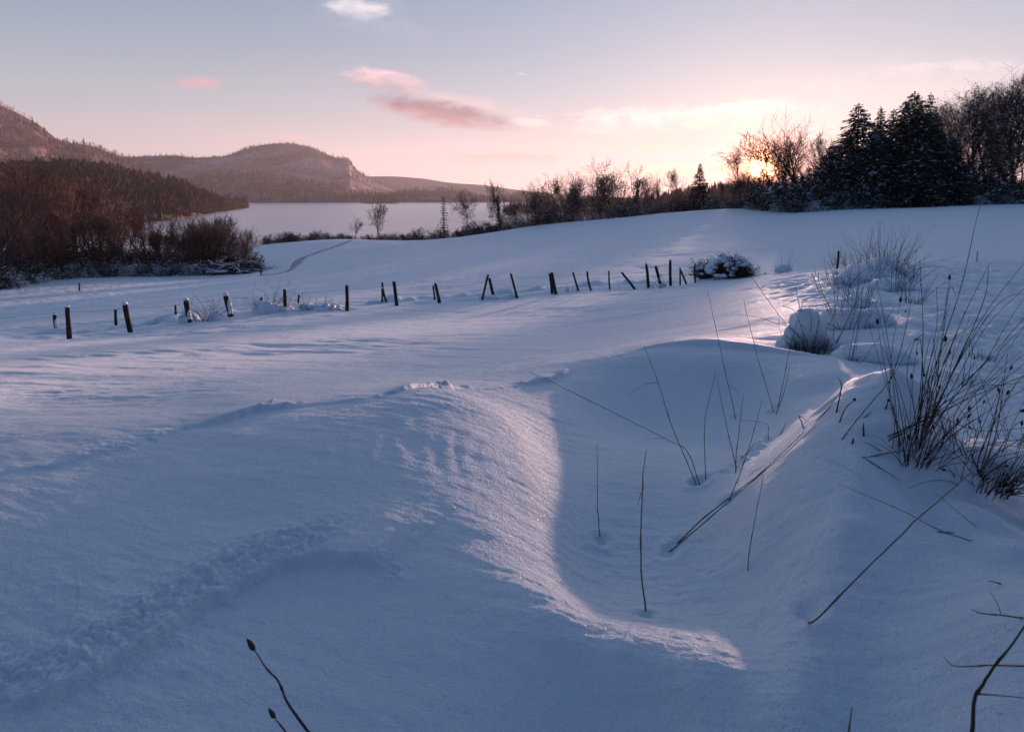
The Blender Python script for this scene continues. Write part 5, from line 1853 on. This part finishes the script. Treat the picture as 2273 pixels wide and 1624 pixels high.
def fan(loc, n, hmin, hmax, spread, seed, rb=0.06, bias=(0.0, 0.0), r=(0.0011, 0.0019), sag=0.10):
    """A spray of arching stalks from a tussock foot."""
    rg = np.random.default_rng(seed)
    out = []
    for k in range(n):
        a = rg.uniform(0, 6.28)
        q = rb * math.sqrt(rg.random())
        p = np.array(loc) + np.array([math.cos(a) * q, math.sin(a) * q, -0.03])
        e = abs(rg.normal(0, spread))
        d = unit(np.array([math.cos(a) * math.tan(min(e, 1.2)) + bias[0], math.sin(a) * math.tan(min(e, 1.2)) + bias[1], 1.0]))
        L = rg.uniform(hmin, hmax)
        P = [p]
        kink = rg.integers(2, 8) if rg.random() < 0.3 else -1
        for s in range(8):
            p = p + d * L / 8
            P.append(p)
            d = unit(d + rg.normal(0, 0.035, 3) + np.array([0, 0, -sag * e]))
            if s == kink:
                d = unit(d + rg.normal(0, 0.35, 3))
        out.append((P, rg.uniform(*r)))
    return out


def surveyed(fn, lists, depth, drift=0.0, r=0.0017):
    out = []
    for L in lists:
        out.append((path3(Z(fn, *L), depth * (1 + rgs.normal(0, 0.015)), drift * rgs.uniform(0.3, 1.0) + rgs.normal(0, 0.03), 12), r * rgs.uniform(0.8, 1.2)))
    return out


# snow-domed tussock
p = hits([s4(410, 690)])[0]
k5 = p[1] / FPX * 1024 / 2500            # metres per photo pixel at its distance
st = surveyed(s4, [[(400, 640), (250, 500), (120, 320), (85, 275)], [(380, 640), (300, 560), (220, 530), (100, 490), (10, 484)], [(420, 650), (380, 560), (345, 400), (330, 330)],
                   [(430, 650), (460, 520), (445, 420)], [(540, 640), (545, 500), (470, 320), (460, 250)], [(560, 640), (640, 480), (680, 360), (710, 250)], [(560, 650), (620, 520), (690, 380), (725, 300)],
                   [(390, 640), (330, 470), (260, 430)], [(370, 640), (250, 590), (235, 505)], [(450, 640), (540, 500), (560, 420), (575, 330)], [(410, 640), (420, 500), (405, 430)]], p[1], 0.0, 0.0024)
st += fan(p, 34, 0.12, 0.34, 0.55, 801, 0.13, r=(0.0014, 0.0024))
tussock(p, "tussock capped by a tall rounded dome of snow, dark grass showing underneath", st, (0.14, 0.24, 340), [((0.03, 0.16, 0.15), (0.15, 0.14, 0.225)), ((0.08, 0.17, 0.13), (0.14, 0.14, 0.22)), ((0.05, 0.19, 0.06), (0.19, 0.15, 0.19)), ((0.17, 0.10, 0.03), (0.08, 0.08, 0.11)), ((-0.10, 0.14, 0.10), (0.07, 0.08, 0.12)), ((0.24, 0.16, 0.00), (0.13, 0.12, 0.10)), ((-0.12, 0.18, 0.0), (0.10, 0.10, 0.10))], 801, 0.2, 0.15)

# the big dark tussock with long stalks
p = hits([s4(1015, 1275)])[0]
BIG = [[(1000, 1270), (1038, 900), (1052, 600), (1046, 400), (1034, 180)], [(1030, 1250), (1120, 780), (1245, 400), (1305, 170), (1350, -40), (1385, -160)], [(1010, 1270), (1060, 900), (1128, 560), (1128, 320)],
       [(1040, 1240), (1130, 870), (1290, 470), (1430, 190)], [(1050, 1200), (1180, 900), (1390, 420), (1424, 220)], [(1040, 1200), (1200, 850), (1400, 480), (1624, 190)], [(1060, 1180), (1250, 920), (1450, 700), (1640, 480)],
       [(1060, 1120), (1200, 930), (1400, 560), (1640, 320)], [(1020, 1260), (1000, 1000), (960, 820), (1000, 640), (1058, 590)], [(1010, 1270), (1040, 980), (1060, 760), (1095, 600)],
       [(1020, 1250), (1090, 950), (1190, 720), (1290, 460)], [(1030, 1240), (1110, 900), (1160, 640), (1200, 330), (1240, 380)], [(1010, 1260), (1050, 900), (1040, 640), (1020, 620)],
       [(855, 1195), (1000, 1110), (1300, 960), (1640, 820)], [(850, 1170), (1050, 1080), (1350, 910), (1640, 860)], [(870, 1185), (1050, 1100), (1380, 900), (1640, 690)], [(860, 1180), (1100, 1030), (1300, 900), (1500, 830)],
       [(1060, 1000), (1200, 1080), (1390, 1140), (1640, 1120)], [(1080, 1010), (1180, 940), (1380, 780), (1640, 530)], [(1040, 1230), (1150, 950), (1330, 620), (1500, 400), (1640, 360)],
       [(1020, 1260), (1060, 1100), (1110, 1000), (1200, 700)], [(1030, 1250), (1070, 1050), (1090, 840), (1180, 640)], [(858, 870), (920, 700), (970, 480), (985, 390)], [(1040, 1230), (1100, 1050), (1250, 760), (1420, 480)],
       [(1000, 1260), (1010, 1100), (990, 900), (1025, 620)], [(1080, 1290), (1120, 1160), (1130, 1150)], [(1132, 1310), (1128, 1220), (1125, 1140)], [(1065, 1300), (1076, 1260), (1080, 1230)],
       [(1040, 1220), (1150, 1000), (1230, 980), (1360, 1150)], [(940, 1210), (950, 1120), (955, 1050)], [(1030, 1240), (1220, 800), (1340, 560), (1405, 600)], [(1230, 1270), (1220, 1180), (1205, 1080), (1225, 1050)]]
st = surveyed(s4, BIG, p[1], -0.02, 0.0017)
st += fan(p, 22, 0.25, 0.75, 0.30, 811, 0.05, (0.22, -0.02), (0.0011, 0.0018))
st += fan(p, 14, 0.10, 0.30, 0.6, 812, 0.09, (0.1, -0.05), (0.0012, 0.0022))
st += fan(p, 22, 0.2, 0.6, 0.75, 813, 0.08, (0.5, 0.0), (0.0008, 0.0013), 0.25)
tussock(p, "big dark tussock with the longest stalks, fanning out behind the near mound", st, (0.045, 0.16, 14), None, 811, 0.08)

# cluster with round seed heads
p = hits([s4(1370, 1400)])[0]
st = surveyed(s4, [[(1350, 1420), (1480, 1300), (1560, 1120), (1640, 1070)], [(1340, 1400), (1450, 1280), (1530, 1180)], [(1370, 1400), (1440, 1300), (1640, 1250)], [(1300, 1400), (1440, 1360), (1520, 1338)], [(1350, 1390), (1290, 1300), (1230, 1170), (1228, 1042)],
                   [(1360, 1400), (1380, 1250), (1560, 900), (1624, 830)], [(1390, 1410), (1430, 1300), (1640, 1160)], [(1400, 1400), (1500, 1220), (1640, 940)], [(1350, 1425), (1500, 1390), (1640, 1340)], [(1420, 1380), (1560, 1290), (1640, 1310)],
                   [(1330, 1390), (1180, 1330), (1170, 1240)], [(1400, 1400), (1480, 1330), (1640, 1180)], [(1390, 1400), (1330, 1280), (1385, 1240)], [(1375, 1395), (1470, 1130), (1530, 700)], [(1370, 1400), (1450, 1100), (1505, 830)]], p[1], 0.0, 0.0020)
st += fan(p, 48, 0.15, 0.5, 0.65, 821, 0.10, (0.35, 0.0), (0.0011, 0.0019))
tussock(p, "sprawling tussock with round dark seed heads at the picture's edge", st, (0.10, 0.14, 90), [((0.15, 0.12, 0.01), (0.16, 0.14, 0.06))], 821, 0.45)
# a second spray beyond it, towards the lane
p = hits([s4(1560, 1400)])[0]
st = surveyed(s4, [[(1505, 1465), (1570, 1390), (1640, 1320)], [(1580, 1570), (1600, 1480), (1640, 1360)], [(1500, 1300), (1580, 1230), (1640, 1120)]], p[1], 0.0, 0.0020)
st += fan(p, 22, 0.2, 0.55, 0.6, 823, 0.15, (-0.2, 0.1), (0.0011, 0.0018))
tussock(p, "thin spray of stalks at the picture's edge below the seed-head tussock", st, None, [((0.05, 0.1, 0.0), (0.14, 0.12, 0.05))], 823, 0.3)

# farther tussocks along the verge
FAR_T = [((800, 275), 0.30, [((-0.1, 0.1, 0.04), (0.42, 0.40, 0.22)), ((0.22, 0.25, 0.12), (0.38, 0.34, 0.22)), ((-0.42, 0.0, -0.02), (0.26, 0.26, 0.16)), ((0.52, 0.1, 0.0), (0.26, 0.24, 0.17)), ((0.05, -0.15, -0.02), (0.3, 0.24, 0.15))], 90, 0.30, 1.0, 0.38, "large snow mound bristling with stalks on the far crest of the verge"),
         ((860, 235), 0.30, [((0.1, 0.15, 0.06), (0.4, 0.35, 0.16))], 60, 0.35, 1.1, 0.42, "thick fan of long pale stalks behind the large snow mound"),
         ((580, 318), 0.20, [((0.10, 0.14, 0.04), (0.16, 0.14, 0.10))], 34, 0.20, 0.60, 0.5, "small dark tussock between the lone post and the snow-domed tussock"),
         ((640, 205), 0.25, [], 34, 0.15, 0.55, 0.3, "row of short seeding stems beside the lone post on the crest"),
         ((272, 238), 0.15, [((0.0, 0.1, 0.06), (0.30, 0.22, 0.18)), ((-0.2, 0.1, 0.02), (0.16, 0.14, 0.09))], 16, 0.30, 0.95, 0.3, "small snow heap with a few tall stalks beyond the snow-laden bushes"),
         ((560, 200), 0.2, [], 22, 0.4, 1.0, 0.4, "sparse tall stalks on the crest in front of the lone post"),
         ((640, 560), 0.16, [((0.0, 0.10, 0.05), (0.28, 0.2, 0.14)), ((0.25, 0.2, 0.03), (0.22, 0.2, 0.12))], 30, 0.25, 0.75, 0.4, "thin stalks around low snow humps next to the snow-domed tussock"),
         ((760, 545), 0.12, [((0.05, 0.08, 0.04), (0.2, 0.16, 0.11))], 14, 0.12, 0.3, 0.5, "short frosty tuft between low snow humps on the verge"),
         ((900, 345), 0.2, [((0.0, 0.12, 0.03), (0.34, 0.26, 0.15))], 46, 0.2, 0.65, 0.5, "tangled low tussock on the lane side of the verge"),
         ((985, 410), 0.12, [], 18, 0.2, 0.55, 0.45, "dark spiky tuft at the rim of the verge above the trodden lane"),
         ((700, 440), 0.15, [((0.0, 0.1, 0.02), (0.2, 0.16, 0.10))], 24, 0.25, 0.7, 0.4, "slender stalks rising behind the snow-domed tussock"),
         ((640, 735), 0.1, [((0.25, 0.10, 0.0), (0.3, 0.2, 0.10))], 7, 0.3, 0.6, 0.6, "few arching stems in front of the snow-domed tussock"),
         ((1280, 870), 0.1, [], 7, 0.15, 0.4, 0.4, "few thin stems on the open slope beyond the big dark tussock"),
         ((1380, 730), 0.1, [], 6, 0.15, 0.4, 0.35, "isolated short stems near the trodden lane")]
for k, (xy, rb, dome, n, h0, h1, sp_, lab) in enumerate(FAR_T):
    p = hits([s4(*xy)])[0]
    tussock(p, lab, fan(p, n, h0, h1, sp_, 840 + k, rb, (0.08, 0.0), (0.0014, 0.0026) if p[1] < 7 else (0.002, 0.0034)), (rb * 0.6, 0.12, 40), dome, 840 + k, 0.35)

# ------------------------------------------------------------------ evening haze over lake and hills
hm = bpy.data.materials.new("evening_haze")
hm.use_nodes = True
hn = hm.node_tree
for n in list(hn.nodes):
    hn.nodes.remove(n)
ho = hn.nodes.new("ShaderNodeOutputMaterial")
hv = hn.nodes.new("ShaderNodeVolumePrincipled")
hv.inputs["Color"].default_value = (1.0, 0.90, 0.91, 1)
hv.inputs["Density"].default_value = 1.2e-4
hv.inputs["Anisotropy"].default_value = 0.25
hn.links.new(hv.outputs[0], ho.inputs["Volume"])
hx0, hx1, hy0, hy1, hz0, hz1 = -3950, 3950, -3950, 3950, -30, 300
hverts = [(hx0, hy0, hz0), (hx1, hy0, hz0), (hx1, hy1, hz0), (hx0, hy1, hz0), (hx0, hy0, hz1), (hx1, hy0, hz1), (hx1, hy1, hz1), (hx0, hy1, hz1)]
hfaces = np.array([(3, 2, 1, 0), (4, 5, 6, 7), (0, 1, 5, 4), (1, 2, 6, 5), (2, 3, 7, 6), (3, 0, 4, 7)])
haze = link("haze", mesh_arrays("haze", hverts, [hfaces], False), hm)
tag(haze, kind="stuff")
